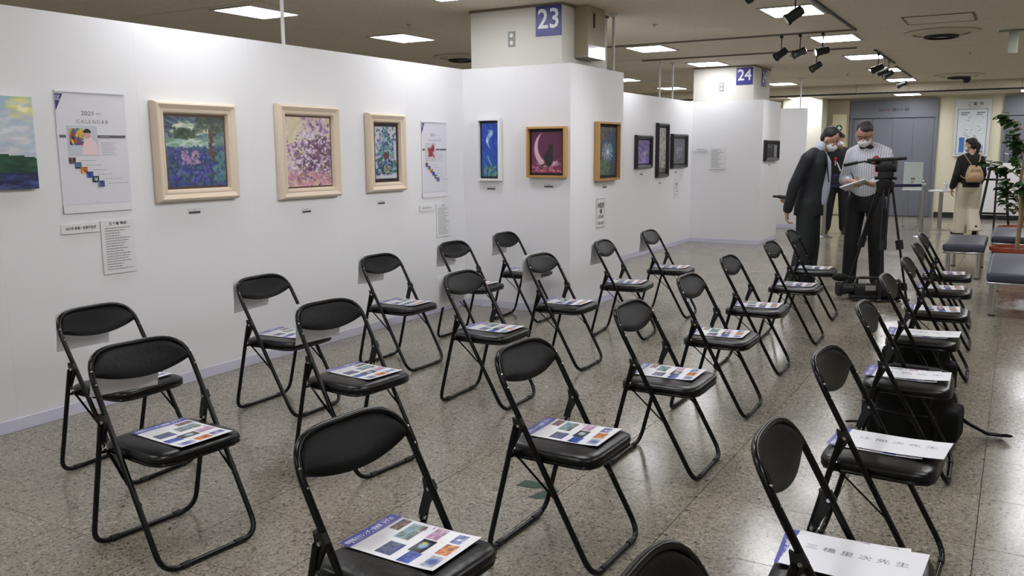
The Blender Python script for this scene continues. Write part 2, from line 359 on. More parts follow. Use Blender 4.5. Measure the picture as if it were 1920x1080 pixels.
def terrazzo():
    m = bpy.data.materials.new('terrazzo'); m.use_nodes = True; nt = m.node_tree; b = nt.nodes['Principled BSDF']
    g = nt.nodes.new('ShaderNodeNewGeometry')
    def vor(sc, feat='F1'):
        v = nt.nodes.new('ShaderNodeTexVoronoi'); v.inputs['Scale'].default_value = sc; nt.links.new(g.outputs['Position'], v.inputs['Vector']); return v
    def ramp(src, st):
        r = nt.nodes.new('ShaderNodeValToRGB'); nt.links.new(src, r.inputs[0])
        while len(r.color_ramp.elements) < len(st): r.color_ramp.elements.new(.5)
        for e, (p, c) in zip(r.color_ramp.elements, st): e.position = p; e.color = L4(c)
        return r
    v1 = vor(130); sep = nt.nodes.new('ShaderNodeSeparateColor'); nt.links.new(v1.outputs['Color'], sep.inputs[0])
    r1 = ramp(sep.outputs[0], [(0, (54, 50, 45)), (.09, (84, 79, 70)), (.17, (134, 127, 114)), (.6, (145, 138, 124)), (.82, (163, 156, 141)), (1, (196, 188, 172))])
    r1.color_ramp.interpolation = 'CONSTANT'
    v2 = vor(60); sep2 = nt.nodes.new('ShaderNodeSeparateColor'); nt.links.new(v2.outputs['Color'], sep2.inputs[0])
    r2 = ramp(sep2.outputs[1], [(0, (46, 42, 38)), (.05, (140, 133, 120)), (.93, (140, 133, 120)), (.95, (186, 178, 164))]); r2.color_ramp.interpolation = 'CONSTANT'
    mx = nt.nodes.new('ShaderNodeMix'); mx.data_type = 'RGBA'; mx.inputs[0].default_value = .35
    nt.links.new(r1.outputs[0], mx.inputs[6]); nt.links.new(r2.outputs[0], mx.inputs[7])
    # per tile tone
    sc = nt.nodes.new('ShaderNodeVectorMath'); sc.operation = 'MULTIPLY_ADD'; sc.inputs[1].default_value = (1 / .54, 1 / .54, 0); sc.inputs[2].default_value = (-1.92 / .54 + 20, -4.12 / .54 + 20, 0)
    nt.links.new(g.outputs['Position'], sc.inputs[0])
    fl = nt.nodes.new('ShaderNodeVectorMath'); fl.operation = 'FLOOR'; nt.links.new(sc.outputs[0], fl.inputs[0])
    wn = nt.nodes.new('ShaderNodeTexWhiteNoise'); nt.links.new(fl.outputs[0], wn.inputs['Vector'])
    mr = nt.nodes.new('ShaderNodeMapRange'); mr.inputs[3].default_value = .93; mr.inputs[4].default_value = 1.05; nt.links.new(wn.outputs['Value'], mr.inputs[0])
    ns = nt.nodes.new('ShaderNodeTexNoise'); ns.inputs['Scale'].default_value = 1.3; ns.inputs['Detail'].default_value = 5; nt.links.new(g.outputs['Position'], ns.inputs['Vector'])
    m2 = nt.nodes.new('ShaderNodeMapRange'); m2.inputs[1].default_value = .3; m2.inputs[2].default_value = .7; m2.inputs[3].default_value = .86; m2.inputs[4].default_value = 1.06; nt.links.new(ns.outputs['Fac'], m2.inputs[0])
    mu = nt.nodes.new('ShaderNodeMath'); mu.operation = 'MULTIPLY'; nt.links.new(mr.outputs[0], mu.inputs[0]); nt.links.new(m2.outputs[0], mu.inputs[1])
    vm = nt.nodes.new('ShaderNodeVectorMath'); vm.operation = 'SCALE'; nt.links.new(mx.outputs[2], vm.inputs[0]); nt.links.new(mu.outputs[0], vm.inputs['Scale'])
    nt.links.new(vm.outputs[0], b.inputs['Base Color'])
    m3 = nt.nodes.new('ShaderNodeMapRange'); m3.inputs[1].default_value = .3; m3.inputs[2].default_value = .7; m3.inputs[3].default_value = .15; m3.inputs[4].default_value = .24; nt.links.new(ns.outputs['Fac'], m3.inputs[0])
    nt.links.new(m3.outputs[0], b.inputs['Roughness'])
    nb = nt.nodes.new('ShaderNodeTexNoise'); nb.inputs['Scale'].default_value = 9; nt.links.new(g.outputs['Position'], nb.inputs['Vector'])
    bp = nt.nodes.new('ShaderNodeBump'); bp.inputs['Strength'].default_value = .12; bp.inputs['Distance'].default_value = .004; nt.links.new(nb.outputs['Fac'], bp.inputs['Height']); nt.links.new(bp.outputs[0], b.inputs['Normal'])
    return m
M_floor = terrazzo()

def ceil_mat():
    m = bpy.data.materials.new('rockwool'); m.use_nodes = True; nt = m.node_tree; b = nt.nodes['Principled BSDF']; b.inputs['Roughness'].default_value = .9
    g = nt.nodes.new('ShaderNodeNewGeometry'); n = nt.nodes.new('ShaderNodeTexNoise'); n.inputs['Scale'].default_value = 90; n.inputs['Detail'].default_value = 2
    nt.links.new(g.outputs['Position'], n.inputs['Vector'])
    r = nt.nodes.new('ShaderNodeValToRGB'); nt.links.new(n.outputs['Fac'], r.inputs[0])
    r.color_ramp.elements[0].position = .3; r.color_ramp.elements[0].color = L4((196, 186, 168)); r.color_ramp.elements[1].position = .55; r.color_ramp.elements[1].color = L4((226, 216, 198))
    nt.links.new(r.outputs[0], b.inputs['Base Color'])
    bp = nt.nodes.new('ShaderNodeBump'); bp.inputs['Strength'].default_value = .25; bp.inputs['Distance'].default_value = .004
    nt.links.new(n.outputs['Fac'], bp.inputs['Height']); nt.links.new(bp.outputs[0], b.inputs['Normal'])
    return m
M_ceil = ceil_mat()

# ------------------------------------------------------------------ floor
X0, X1, Y0, Y1, ZC = -6.0, 8.0, -3.0, 21.3, 2.83
b = MB(); b.box(((X0 + X1) / 2, (Y0 + Y1 + .4) / 2, -.056), (X1 - X0 + .4, Y1 - Y0 + .8, .1))
floor = b.build('floor', M_dark, smooth=False); tagset(floor, kind='structure')
TS = .54; gap = .0028
tb = MB(); tb.box((0, 0, -.003), (TS - gap, TS - gap, .006), 0, .0006, seg=1); tile_me = tb.mesh('tile', M_floor, smooth=False)
tiles = []
i0 = int(math.floor((X0 - 1.92) / TS)); i1 = int(math.ceil((X1 - 1.92) / TS)); j0 = int(math.floor((Y0 - 4.12) / TS)); j1 = int(math.ceil((Y1 - 4.12) / TS))
for i in range(i0, i1):
    for j in range(j0, j1):
        cx = 1.92 + (i + .5) * TS; cy = 4.12 + (j + .5) * TS
        if cx - TS / 2 < X0 - .3 or cx + TS / 2 > X1 + .3 or cy + TS / 2 > Y1 + .3: continue
        tiles.append((cx, cy))
def tkey(t):
    d = Vector((t[0] - 4.66, t[1])); a = math.atan2(-d.x, d.y)      # seen and near first
    return (0 if (-.06 < a < 1.08 and t[0] > -.1 and t[1] > .9) else 1, d.length)
tiles.sort(key=tkey)
for t in tiles[:298]:
    o = bpy.data.objects.new('tile', tile_me); COL.objects.link(o); o.parent = floor; o.location = (t[0], t[1], 0)
b = MB()
for cx, cy in tiles[298:]: b.add([(cx - TS / 2 + gap / 2, cy - TS / 2 + gap / 2, 0), (cx + TS / 2 - gap / 2, cy - TS / 2 + gap / 2, 0), (cx + TS / 2 - gap / 2, cy + TS / 2 - gap / 2, 0), (cx - TS / 2 + gap / 2, cy + TS / 2 - gap / 2, 0)], [(0, 1, 2, 3)])
tagset(b.build('distant_tiles', M_floor, floor, smooth=False), kind='stuff')

# ------------------------------------------------------------------ ceiling
b = MB(); b.box(((X0 + X1) / 2, (Y0 + Y1) / 2, ZC + .06), (X1 - X0 + .4, Y1 - Y0 + .4, .1))
ceiling = b.build('ceiling', M_dark, smooth=False); tagset(ceiling, kind='structure')
cxs = [X0, -1.95, -1.2, X1]; cys = [Y0, 2.6, 5.75, 10.5, 12.4, 13.1, 17.4, 19.6]
for i in range(3):
    for j in range(len(cys) - 1):
        a0, a1, c0, c1 = cxs[i] + .007, cxs[i + 1] - .007, cys[j] + .009, cys[j + 1] - .009
        q = MB(); q.box(((a0 + a1) / 2, (c0 + c1) / 2, ZC + .006), (a1 - a0, c1 - c0, .012), 0, .002, seg=1); q.build('ceiling_panel', M_ceil, ceiling, smooth=False)
ZS = 2.64
q = MB(); q.box(((X0 + X1) / 2, 20.47, ZS + .1), (X1 - X0, 1.66, .2)); soffit = q.build('soffit', M_ceil, ceiling, smooth=False)
q = MB(); q.box(((X0 + X1) / 2, 19.632, ZS + .006), (X1 - X0, .03, .03)); q.build('soffit_edge', M_dark, ceiling, smooth=False)
for k in range(14):
    q = MB(); q.box((X0 + .6 + k * 1.0, 19.637, 2.74), (.006, .004, .17)); q.build('seam', M_rail, ceiling, smooth=False)
q = MB(); q.box((3.84, 10.2, ZC - .002), (.62, .58, .006), 0, .001); hatch = q.build('access_hatch', M_ceil, ceiling, smooth=False)
q = MB()
for dx, dy, sx, sy in ((0, .3, .66, .014), (0, -.3, .66, .014), (.325, 0, .014, .6), (-.325, 0, .014, .6)): q.box((3.84 + dx, 10.2 + dy, ZC - .003), (sx, sy, .01))
q.build('hatch_trim', M_rail, hatch, smooth=False)

# lamp panels
lamp_me = MB().box((0, 0, -.004), (.47, .62, .006)).mesh('lamp_diffuser', M_lamp, smooth=False)
lampdim_me = MB().box((0, 0, -.004), (.47, .62, .006)).mesh('lamp_diffuser', M_lamp_dim, smooth=False)
fb = MB()
for dx, dy, sx, sy in ((0, .33, .54, .035), (0, -.33, .54, .035), (.252, 0, .035, .63), (-.252, 0, .035, .63)): fb.box((dx, dy, -.005), (sx, sy, .012), 0, .002, seg=1)
lampframe_me = fb.mesh('lamp_frame', mat('lamp_trim', (196, 192, 186), .5), smooth=False)
lamps = []
for y in (-1.2, 1.45, 3.9, 6.35, 8.86, 11.28, 13.75, 16.2, 18.65): lamps.append((2.66 - .01 * max(0, y - 9), y, ZC, 'lamp row in front of the partitions'))
for y in (-1.2, 1.45, 3.85, 6.28, 8.72, 11.08, 13.5, 15.95, 18.4): lamps.append((.36, y, ZC, 'lamp row over the partitions'))
for y in (1.5, 3.9, 6.17, 8.45, 10.8, 13.2, 15.6, 18.3): lamps.append((-1.72 if y < 14 else -1.95, y, ZC, 'lamp row behind the left partition'))
for y in (-1.2, 1.45, 3.9, 6.35, 8.86, 11.28, 13.75, 16.2, 18.65): lamps.append((5.1, y, ZC, 'lamp row right of the chairs'))
for x in (.35, 2.52, 4.82, -2.0): lamps.append((x, 20.3, ZS, 'lamps in the low ceiling by the lifts'))
named = {(2.66, 8.86): 'bright square ceiling lamp behind the topmost spotlight', (-1.72, 6.17): 'bright square ceiling lamp crossed by the thin white pole at upper left',
         (-1.72, 8.45): 'bright square ceiling lamp between the white pole and column 23', (.36, 11.08): 'bright ceiling lamp nearest the right of column 23',
         (.36, 13.5): 'bright ceiling lamp just above column 24'}
rown = {}
for x, y, z, g in lamps:
    lab = None
    for (a_, b_), t in named.items():
        if abs(a_ - x) < .08 and abs(b_ - y) < .01: lab = t
    rown[g] = rown.get(g, 0) + 1
    if not lab:
        lab = 'bright ceiling lamp, ' + ('%s from the camera in the %s' % (['first', 'second', 'third', 'fourth', 'fifth', 'sixth', 'seventh', 'eighth', 'ninth'][rown[g] - 1], g) if 'lifts' not in g else ['above the left end of the lift wall', 'above the blue-grey lift doors', 'right of the guide poster', 'at the far left of the lift wall'][rown[g] - 1])
    t = thing('ceiling_lamp', lab, 'lamp', (x, y, z), 0, g)
    for me, nm in ((lampdim_me if 'over the' in g else lamp_me, 'diffuser'), (lampframe_me, 'lamp_frame')):
        o = bpy.data.objects.new(nm, me); COL.objects.link(o); o.parent = t

# tracks and spotlights
def track(loc, ln, axis, m, lab):
    q = MB(); d = (ln, .034, .022) if axis == 'x' else (.03, ln, .022)
    q.box((0, 0, -.008), d, 0, .003, seg=1); o = q.build('lighting_track', m, smooth=False); o.location = loc; tagset(o, lab, 'track'); return o
track((1.4, 10.55, ZC), 3.1, 'x', M_rail, 'beige ceiling track carrying the three spotlights in a row')
track((2.965, 6.3, ZC), 8.6, 'y', M_black, 'long black ceiling track running away beside the nearest lamp row')
track((2.87, 13.9, ZC), 2.15, 'y', M_black, 'short black ceiling track carrying a cluster of spotlights')
track((2.82, 16.75, ZC), 2.4, 'y', M_black, 'farthest black ceiling track with one lit spotlight')
track((1.2, 12.42, ZC), 3.0, 'x', M_rail, 'beige ceiling track carrying the single lower spotlight')
M_lens = mat('spot_lens', (255, 252, 244), .3, emit=30.0)
def spot(loc, aim, lit, lab, stem=.17, power=1.0):
    t = thing('track_spotlight', lab, 'spotlight', loc, 0, 'black track spotlights on the ceiling')
    q = MB(); q.box((0, 0, -.032), (.036, .045, .03), 0, .004); q.build('adapter', M_black, t, smooth=False)
    q = MB(); q.tube([(0, 0, -.04), (0, 0, -.02 - stem)], .0065, n=8); q.build('stem', M_black, t)
    d = (Vector(aim) - (Vector(loc) + Vector((0, 0, -stem - .05)))).normalized()
    R = d.to_track_quat('Z', 'Y').to_matrix().to_4x4(); c = Vector((0, 0, -stem - .05))
    T = Matrix.Translation(c) @ R
    q = MB(); q.lathe([(.02, -.075), (.04, -.068), (.043, -.02), (.043, .055), (.05, .06), (.05, .085), (.044, .085), (.04, .06), (.02, .05)], n=20, T=T); q.build('housing', M_black, t)
    q = MB(); q.box((0, .043, 0), (.03, .004, .035), T=T); q.box((0, -.043, 0), (.03, .004, .035), T=T); q.build('badge', M_white, t, smooth=False)
    q = MB(); q.lathe([(.001, .062), (.038, .062), (.038, .066), (.001, .066)], n=20, T=T); q.build('lens', M_lens if lit else M_grey, t)
    if lit:
        ld = bpy.data.lights.new('spot_lamp', 'SPOT'); ld.energy = SPOT_W * power; ld.spot_size = math.radians(62); ld.spot_blend = .9; ld.shadow_soft_size = .035; ld.color = (.97, .98, 1)
        lo = bpy.data.objects.new('spot_lamp', ld); COL.objects.link(lo); lo.parent = t
        lo.matrix_local = Matrix.Translation(c + d * .1) @ d.to_track_quat('-Z', 'Y').to_matrix().to_4x4()
    return t
spot((2.17, 10.55, ZC), (.9, 9.9, 1.6), False, 'unlit black spotlight, left one of the three in a row on the beige track')
spot((2.38, 10.55, ZC), (.6, 9.9, 1.9), False, 'unlit black spotlight, middle one of the three in a row on the beige track')
spot((2.63, 10.55, ZC), (0, 9.0, 1.9), True, 'lit black spotlight glowing white, right one of the three in a row')
spot((2.2, 12.42, ZC), (1.0, 11.6, 1.7), False, 'single black spotlight hanging lowest, above the two men')
spot((2.87, 13.2, ZC), (1.3, 12.6, 1.9), False, 'black spotlight, nearest of the cluster on the short black track')
spot((2.87, 13.75, ZC), (0, 13.4, 1.6), True, 'lit black spotlight in the middle of the far cluster')
spot((2.87, 14.3, ZC), (1.3, 13.4, 1.6), False, 'black spotlight, farthest of the cluster on the short black track')
spot((2.82, 16.6, ZC), (.8, 17.1, 1.9), True, 'farthest spotlight, alone on its track and lit white')
spot((2.965, 7.6, ZC), (1.2, 6.9, 1.3), True, 'large black spotlight in front of the nearest right ceiling lamp', power=.8)
for yy, ty, px, tl in ((6.4, 7.0, .5, 'the blue dolphin painting'), (5.95, 6.0, 0, 'the wisteria painting'), (5.4, 4.95, 0, 'the lilac painting'), (4.4, 3.9, 0, 'the iris painting'), (3.3, 3.2, 0, 'the 2021 calendar')):
    spot((2.965, yy, ZC), (px, ty, 1.75), True, 'black spotlight on the long track, aimed at ' + tl, power=.5 if yy < 4 else 1.0)

# ceiling diffusers, dome, sprinklers
def diffuser(x, y, lab, r=.4):
    t = thing('air_diffuser', lab, 'vent', (x, y, ZC), 0, 'round air diffusers in the ceiling')
    M_d = mat('diffuser_paint', (204, 194, 174), .6)
    for k, (ra, rb, dz) in enumerate(((1, .78, .0), (.7, .48, .016), (.4, .2, .03))):
        q = MB(); q.lathe([(r * ra, -.004), (r * ra, -.012), (r * rb, -.03 - dz), (r * rb - .01, -.03 - dz), (r * rb - .01, -.004)], n=40, cap=False); q.build('ring', M_d, t)
    q = MB(); q.lathe([(.001, -.003), (r * .98, -.003)], n=40, cap=False); q.build('throat', M_rail, t)
    q = MB(); q.lathe([(r * .36, -.075), (r * .46, -.066), (r * .46, -.03), (r * .36, -.03)], n=40, cap=False); q.build('slot', M_dark, t)
diffuser(3.78, 11.35, 'large round ceiling air diffuser at the upper right'); diffuser(3.6, 18.0, 'smaller looking round air diffuser nearer the lifts', .42)
diffuser(-2.25, 10.5, 'round air diffuser just above the left partition beside column 23')
q = MB(); q.lathe([(.001, 0), (.075, 0), (.075, -.02), (.062, -.03), (.055, -.06), (.03, -.08), (.001, -.085)], n=20, cap=False)
o = q.build('security_dome', M_black); o.location = (3.67, 19.1, ZC); tagset(o, 'small black camera dome on the ceiling near the lift wall', 'camera')
for n_, (x, y) in enumerate(((3.95, 14.0), (1.2, 9.0), (-1.0, 7.6), (1.75, 12.9), (1.9, 16.7), (-1.35, 4.9))):
    q = MB(); q.lathe([(.001, 0), (.03, 0), (.03, -.006), (.012, -.008), (.01, -.025), (.018, -.028), (.001, -.03)], n=12, cap=False)
    o = q.build('sprinkler', M_steel); o.location = (x, y, ZC)
    tagset(o, ['small sprinkler head past the large round diffuser', 'small sprinkler head right of column 23', 'small sprinkler head above the left partition', 'small sprinkler head between columns 23 and 24', 'small sprinkler head beyond column 24', 'small sprinkler head at the upper left ceiling'][n_], 'sprinkler', 'ceiling sprinklers')
q = MB(); q.box((0, 0, -.13), (.1, .012, .26), 0, .004); q.box((0, 0, -.012), (.3, .05, .02), 0, .004)
o = q.build('hanging_bracket', mat('pale_green', (150, 156, 140), .4), smooth=False); o.location = (4.5, 11.6, ZC); tagset(o, 'pale hanging sign bracket on the ceiling at the right edge', 'bracket')

# ------------------------------------------------------------------ partitions
WH = 2.28
def partition(name, a, b_, cuts, base=True, th=.05, h=WH):
    """vertical board wall from a to b (xy); its visible face is on the right of the direction seen from above... normal given by right x up"""
    a = Vector((a[0], a[1], 0)); b2 = Vector((b_[0], b_[1], 0)); ln = (b2 - a).length
    root = bpy.data.objects.new(name, None); COL.objects.link(root); root.matrix_world = frameM(a, b2 - a, (0, 0, 1)); tagset(root, kind='structure')
    q = MB(); q.box((ln / 2, h / 2 - .01, -th / 2 - .001), (ln - .004, h - .02, th - .004)); q.build('core', M_wall, root, smooth=False)
    for k in range(len(cuts) - 1):
        q = MB(); q.box(((cuts[k] + cuts[k + 1]) / 2, h / 2, -.01), (cuts[k + 1] - cuts[k] - .0004, h, .02)); q.build('panel', M_wall, root, smooth=False)
    if base:
        q = MB(); q.box((ln / 2, .036, .002), (ln + (0 if ln > 3 else .004), .07, .005), 0, .001, seg=1); q.build('baseboard', M_skirt, root, smooth=False)
    return root
# face frame: right = +Y, up = Z -> normal +X ; right = +X -> normal -Y
partition('wall_left', (0, -1.9), (0, 7.1), [.9 * k for k in range(11)])
partition('wall_center', (0, 7.1), (1.15, 7.1), [0, .575, 1.15])
partition('wall_center_side', (1.15, 7.1), (1.15, 8.3), [0, .6, 1.2])
partition('wall_left_far', (0, 8.3), (0, 13.9), [0, .7, 1.6, 2.5, 3.4, 4.3, 5.2, 5.6])
partition('wall_center_far', (0, 13.9), (1.14, 13.9), [0, .57, 1.14])
partition('wall_center_far_side', (1.14, 13.9), (1.14, 15.05), [0, .575, 1.15])
partition('wall_return', (1.15, 8.3), (0, 8.3), [0, .575, 1.15])
partition('wall_rear', (-.6, 17.2), (1.13, 17.2), [0, .86, 1.73])

# columns
def column(x0, x1, y0, num, side_sign, lab):
    t = bpy.data.objects.new('column', None); COL.objects.link(t); tagset(t, kind='structure')
    q = MB(); q.box(((x0 + x1) / 2, y0 + .5, ZC / 2), (x1 - x0, 1.0, ZC - .002), 0, .004, seg=1); q.build('shaft', mat('column_paint', (214, 212, 205), .5), t, smooth=False)
    q = MB(); q.box(((x0 + x1) / 2, y0 + .5, ZC - .012), (x1 - x0 + .02, 1.02, .02)); q.build('cornice', M_rail, t, smooth=False)
    return t
column(.02, 1.0, 7.22, '23', 0, ''); column(-.05, .94, 14.05, '24', 0, '')
M_sign = mat('sign_blue', (44, 44, 140), .4)
def numsign(org, right, w_, h, txt, lab):
    P = Print(); P.slab(0, 0, w_, h, (44, 46, 138), .008); P.text(txt, w_ / 2, h / 2 + .006, h * .92, (238, 240, 250), .0085, wid=w_ * .8, bold=.006)
    o = P.done('number_sign', rough=.35); o.matrix_world = frameM(org, right, (0, 0, 1)); tagset(o, lab, 'sign')
numsign((.735, 7.218, 2.545), (1, 0, 0), .26, .265, '23', 'square blue sign reading 23 on the front column')
numsign((.655, 14.048, 2.53), (1, 0, 0), .26, .265, '24', 'square blue sign reading 24 facing the camera on the far column')
numsign((.942, 14.5, 2.53), (0, 1, 0), .28, .265, '24', 'blue sign reading 24 on the right side of the far column')
for (x, y, z, lab) in ((.475, 7.219, 2.54, 'grey two-gang outlet plate on column 23'), (.42, 14.049, 2.51, 'small grey outlet plate on column 24')):
    t = thing('outlet_plate', lab, 'outlet', M=frameM((x, y, z), (1, 0, 0), (0, 0, 1)))
    q = MB(); q.box((0, 0, .003), (.075, .14, .006), 0, .002); q.build('plate', M_grey, t, smooth=False)
    for s in (-1, 1):
        q = MB(); q.lathe([(.001, .006), (.019, .006), (.019, .01), (.001, .01)], n=16, T=Matrix.Translation((0, s * .033, 0))); q.build('socket', M_white, t)
t = thing('duct_box', 'beige metal box with shiny lower end on the right of column 23', 'box', (1.0, 7.47, 2.36))
q = MB(); q.box((.07, .19, .29), (.14, .38, .36), 0, .006); q.box((.07, .19, .06), (.136, .376, .12), 0, .004); q.build('casing', mat('duct_beige', (158, 148, 126), .4), t, smooth=False)
q = MB(); q.box((.143, .19, .06), (.006, .37, .12), 0, .002); q.build('polished_end', mat('bright_steel', (235, 235, 235), .12, 1), t, smooth=False)
q = MB(); q.box((.143, .13, .34), (.004, .03, .13)); q.build('dark_label', M_dark, t, smooth=False)
q = MB(); q.box((.07, .19, .012), (.15, .39, .014)); q.build('base_plate', M_steel, t, smooth=False)
def pole(x, y, lab, z0=WH, r=.014):
    t = thing('stay_pole', lab, 'pole', (x, y, z0), 0, 'white poles holding the partitions')
    q = MB(); q.tube([(0, 0, -.02), (0, 0, ZC - z0)], r, n=12); q.build('tube', M_pole, t)
    q = MB(); q.lathe([(.001, ZC - z0), (.045, ZC - z0), (.045, ZC - z0 - .008), (.02, ZC - z0 - .03), (.001, ZC - z0 - .03)], n=16, cap=False); q.build('ceiling_foot', M_pole, t)
pole(-.03, 4.78, 'white pole above the left partition, in front of the ceiling lamp'); pole(1.12, 8.1, 'white pole behind the beige box by column 23')
pole(-.03, 12.45, 'left of the two white poles between columns 23 and 24'); pole(-.03, 13.0, 'right of the two white poles between columns 23 and 24'); pole(1.0, 17.17, 'white pole above the far right partition')
q = MB(); q.tube([(-.7, 11.6, ZC - .01), (-.5, 11.9, ZC - .22), (-.3, 12.2, ZC - .3), (-.02, 12.9, ZC - .3)], .006, n=6); o = q.build('ceiling_cable', M_grey); tagset(o, 'thin grey cable sagging from the ceiling between the columns', 'cable')

# outer walls
def wallbox(name, c, d, m=M_cream, kind='structure'):
    q = MB(); q.box(c, d); o = q.build(name, m, smooth=False); tagset(o, kind=kind); return o
wallbox('wall_back', ((X0 + X1) / 2, Y1 + .1, 1.42), (X1 - X0, .2, 2.85))
wallbox('wall_west', (X0 - .1, (Y0 + Y1) / 2, 1.42), (.2, Y1 - Y0 + .4, 2.85), M_cream)
wallbox('wall_right', (X1 + .1, (Y0 + Y1) / 2, 1.42), (.2, Y1 - Y0 + .4, 2.85), M_cream)
wallbox('wall_front', ((X0 + X1) / 2, Y0 - .1, 1.42), (X1 - X0, .2, 2.85), M_cream)
wallbox('trim_1', (.32, 20.95, 1.32), (.86, .7, 2.64), mat('pale_pier', (226, 224, 208), .55))     # pale pier
wallbox('trim_2', (3.75, 21.285, .06), (1.3, .03, .12), M_dark); wallbox('trim_3', (.98, 21.285, .06), (.46, .03, .12), M_dark)
wallbox('wall_recess', (.99, 21.26, 1.3), (.48, .04, 2.6), M_beige)
# lift (blue-grey) with four leaves
def lift(x0, x1, name, n=4, text=None):
    root = bpy.data.objects.new(name, None); COL.objects.link(root); root.matrix_world = frameM((x0, 21.28, 0), (1, 0, 0), (0, 0, 1)); tagset(root, kind='structure')
    W = x1 - x0
    q = MB(); q.box((W / 2, 2.39, .02), (W, .4, .05)); q.box((.03, 1.1, .02), (.06, 2.2, .05)); q.box((W - .03, 1.1, .02), (.06, 2.2, .05)); q.build('door_surround', M_bluegrey, root, smooth=False)
    q = MB(); q.box((W / 2, 2.185, .01), (W - .1, .014, .02)); q.box((W / 2, .006, .02), (W - .1, .012, .04)); q.build('door_rail', M_dark, root, smooth=False)
    lw = (W - .12) / n
    for k in range(n):
        q = MB(); q.box((.06 + lw * (k + .5), 1.095, .005), (lw - .008, 2.16, .02), 0, .002, seg=1); q.build('door_leaf', M_bluegrey, root, smooth=False)
    if text:
        P = Print(); P.text(text, W / 2 + .0, 2.36, .075, (40, 40, 46), .047, wid=.62, bold=.003); P.text('●', W / 2 - .13, 2.36, .05, (190, 60, 60), .048); P.done('lettering', root)
lift(1.25, 3.06, 'door_1', 4, 'エレベーター  防災センター直通'); lift(4.3, 6.1, 'door_2')
# first aid cabinet
t = thing('first_aid_cabinet', 'tall beige cabinet with green round cross sign beside the lift', 'cabinet', M=frameM((.88, 21.24, 0), (1, 0, 0), (0, 0, 1)))
q = MB(); q.box((.16, 1.15, .06), (.31, 2.28, .12), 0, .006); q.build('body', mat('cabinet_cream', (200, 190, 156), .5), t, smooth=False)
q = MB(); q.box((.16, 1.15, .122), (.27, 2.2, .006), 0, .002); q.build('door', mat('cabinet_door', (206, 197, 164), .5), t, smooth=False)
P = Print(); v = [(.16 + .075 * math.cos(a * PI / 16), 1.98 + .075 * math.sin(a * PI / 16), .127) for a in range(32)]; P.add(v, [tuple(range(32))], 0, None, tuple(lin((24, 70, 44))))
P.rect(.16 - .015, 1.98 - .05, .16 + .015, 1.98 + .05, (236, 240, 230), .1275); P.rect(.16 - .05, 1.98 - .015, .16 + .05, 1.98 + .015, (236, 240, 230), .1276); P.done('cross_sign', t)
# guide poster
r = random.Random(5)
t = thing('guide_board', 'pale floor guide board headed with black lettering on the far wall', 'board', M=frameM((3.4, 21.27, 1.34), (1, 0, 0), (0, 0, 1)))
q = MB(); q.box((.33, .6, .015), (.68, 1.2, .03), 0, .006); q.build('frame', mat('board_frame', (196, 198, 200), .35), t, smooth=False)
P = Print(); P.rect(.0, .0, .66, 1.2, (200, 204, 206), .031); P.text('ご 案 内', .36, 1.1, .085, (40, 40, 44), .032, bold=.002); P.lines(.24, 1.03, .5, 1.045, 1, (70, 70, 74), r, .032)
for (x0_, y0_, x1_, y1_) in ((.04, .04, .05, 1.0), (.6, .04, .61, 1.0), (.04, .04, .61, .05), (.04, .99, .61, 1.0)): P.rect(x0_, y0_, x1_, y1_, (70, 74, 90), .032)
P.rect(.05, .05, .6, .99, (206, 212, 216), .0315); P.lines(.1, .86, .3, .94, 2, (50, 54, 64), r, .033); P.lines(.4, .86, .56, .94, 2, (60, 64, 70), r, .033)
for _ in range(46): x_ = r.uniform(.08, .52); y_ = r.uniform(.3, .82); P.rect(x_, y_, x_ + r.uniform(.01, .06), y_ + r.uniform(.006, .014), r.choice([(90, 96, 104), (120, 126, 140), (230, 234, 236)]), .033)
P.rect(.1, .08, .2, .4, (70, 110, 180), .033); P.rect(.36, .14, .56, .22, (150, 140, 190), .033); P.rect(.36, .07, .56, .12, (90, 130, 130), .033); P.done('map_sheet', t)
P = Print(); P.slab(0, 0, .1, .13, (60, 130, 190), .005); P.rect(.01, .01, .09, .04, (230, 236, 240), .006); o = P.done('blue_notice'); o.matrix_world = frameM((3.93, 21.29, 1.2), (1, 0, 0), (0, 0, 1)); tagset(o, 'small blue and white notice under the guide board', 'notice')
q = MB(); q.box((.42, .6, .02), (.84, 1.1, .04), 0, .004); o = q.build('white_panel', M_wall, smooth=False); o.matrix_world = frameM((4.02, 21.1, 0.05), (1, 0, 0), (0, 0, 1)); tagset(o, 'low white panel leaning behind the easel on the far wall', 'panel')
P = Print(); P.slab(0, 0, .95, .22, (40, 110, 120), .01); P.lines(.1, .08, .8, .14, 1, (210, 220, 220), r, .011); o = P.done('teal_banner'); o.matrix_world = frameM((-3.1, 21.27, 2.45), (1, 0, 0), (0, 0, 1)); tagset(o, 'teal banner on the distant wall left of column 24', 'banner')
q = MB(); q.box((0, 0, 0), (.5, .04, .12), 0, .004)
for k in range(4): q.box((0, -.024, -.045 + .03 * k), (.46, .01, .008))
o = q.build('wall_grille', M_dark, smooth=False); o.location = (-4.2, 21.27, 2.72); tagset(o, 'dark slatted grille high on the distant wall', 'vent')
P = Print(); P.slab(0, 0, .13, .1, (225, 220, 214), .004); P.rect(.02, .02, .11, .08, (200, 90, 60), .005); P.rect(.05, .035, .08, .065, (240, 236, 230), .006); o = P.done('warning_notice'); o.matrix_world = frameM((2.0, 21.305 - .02, 1.18), (1, 0, 0), (0, 0, 1)); tagset(o, 'small orange and white notice on the lift door', 'notice')

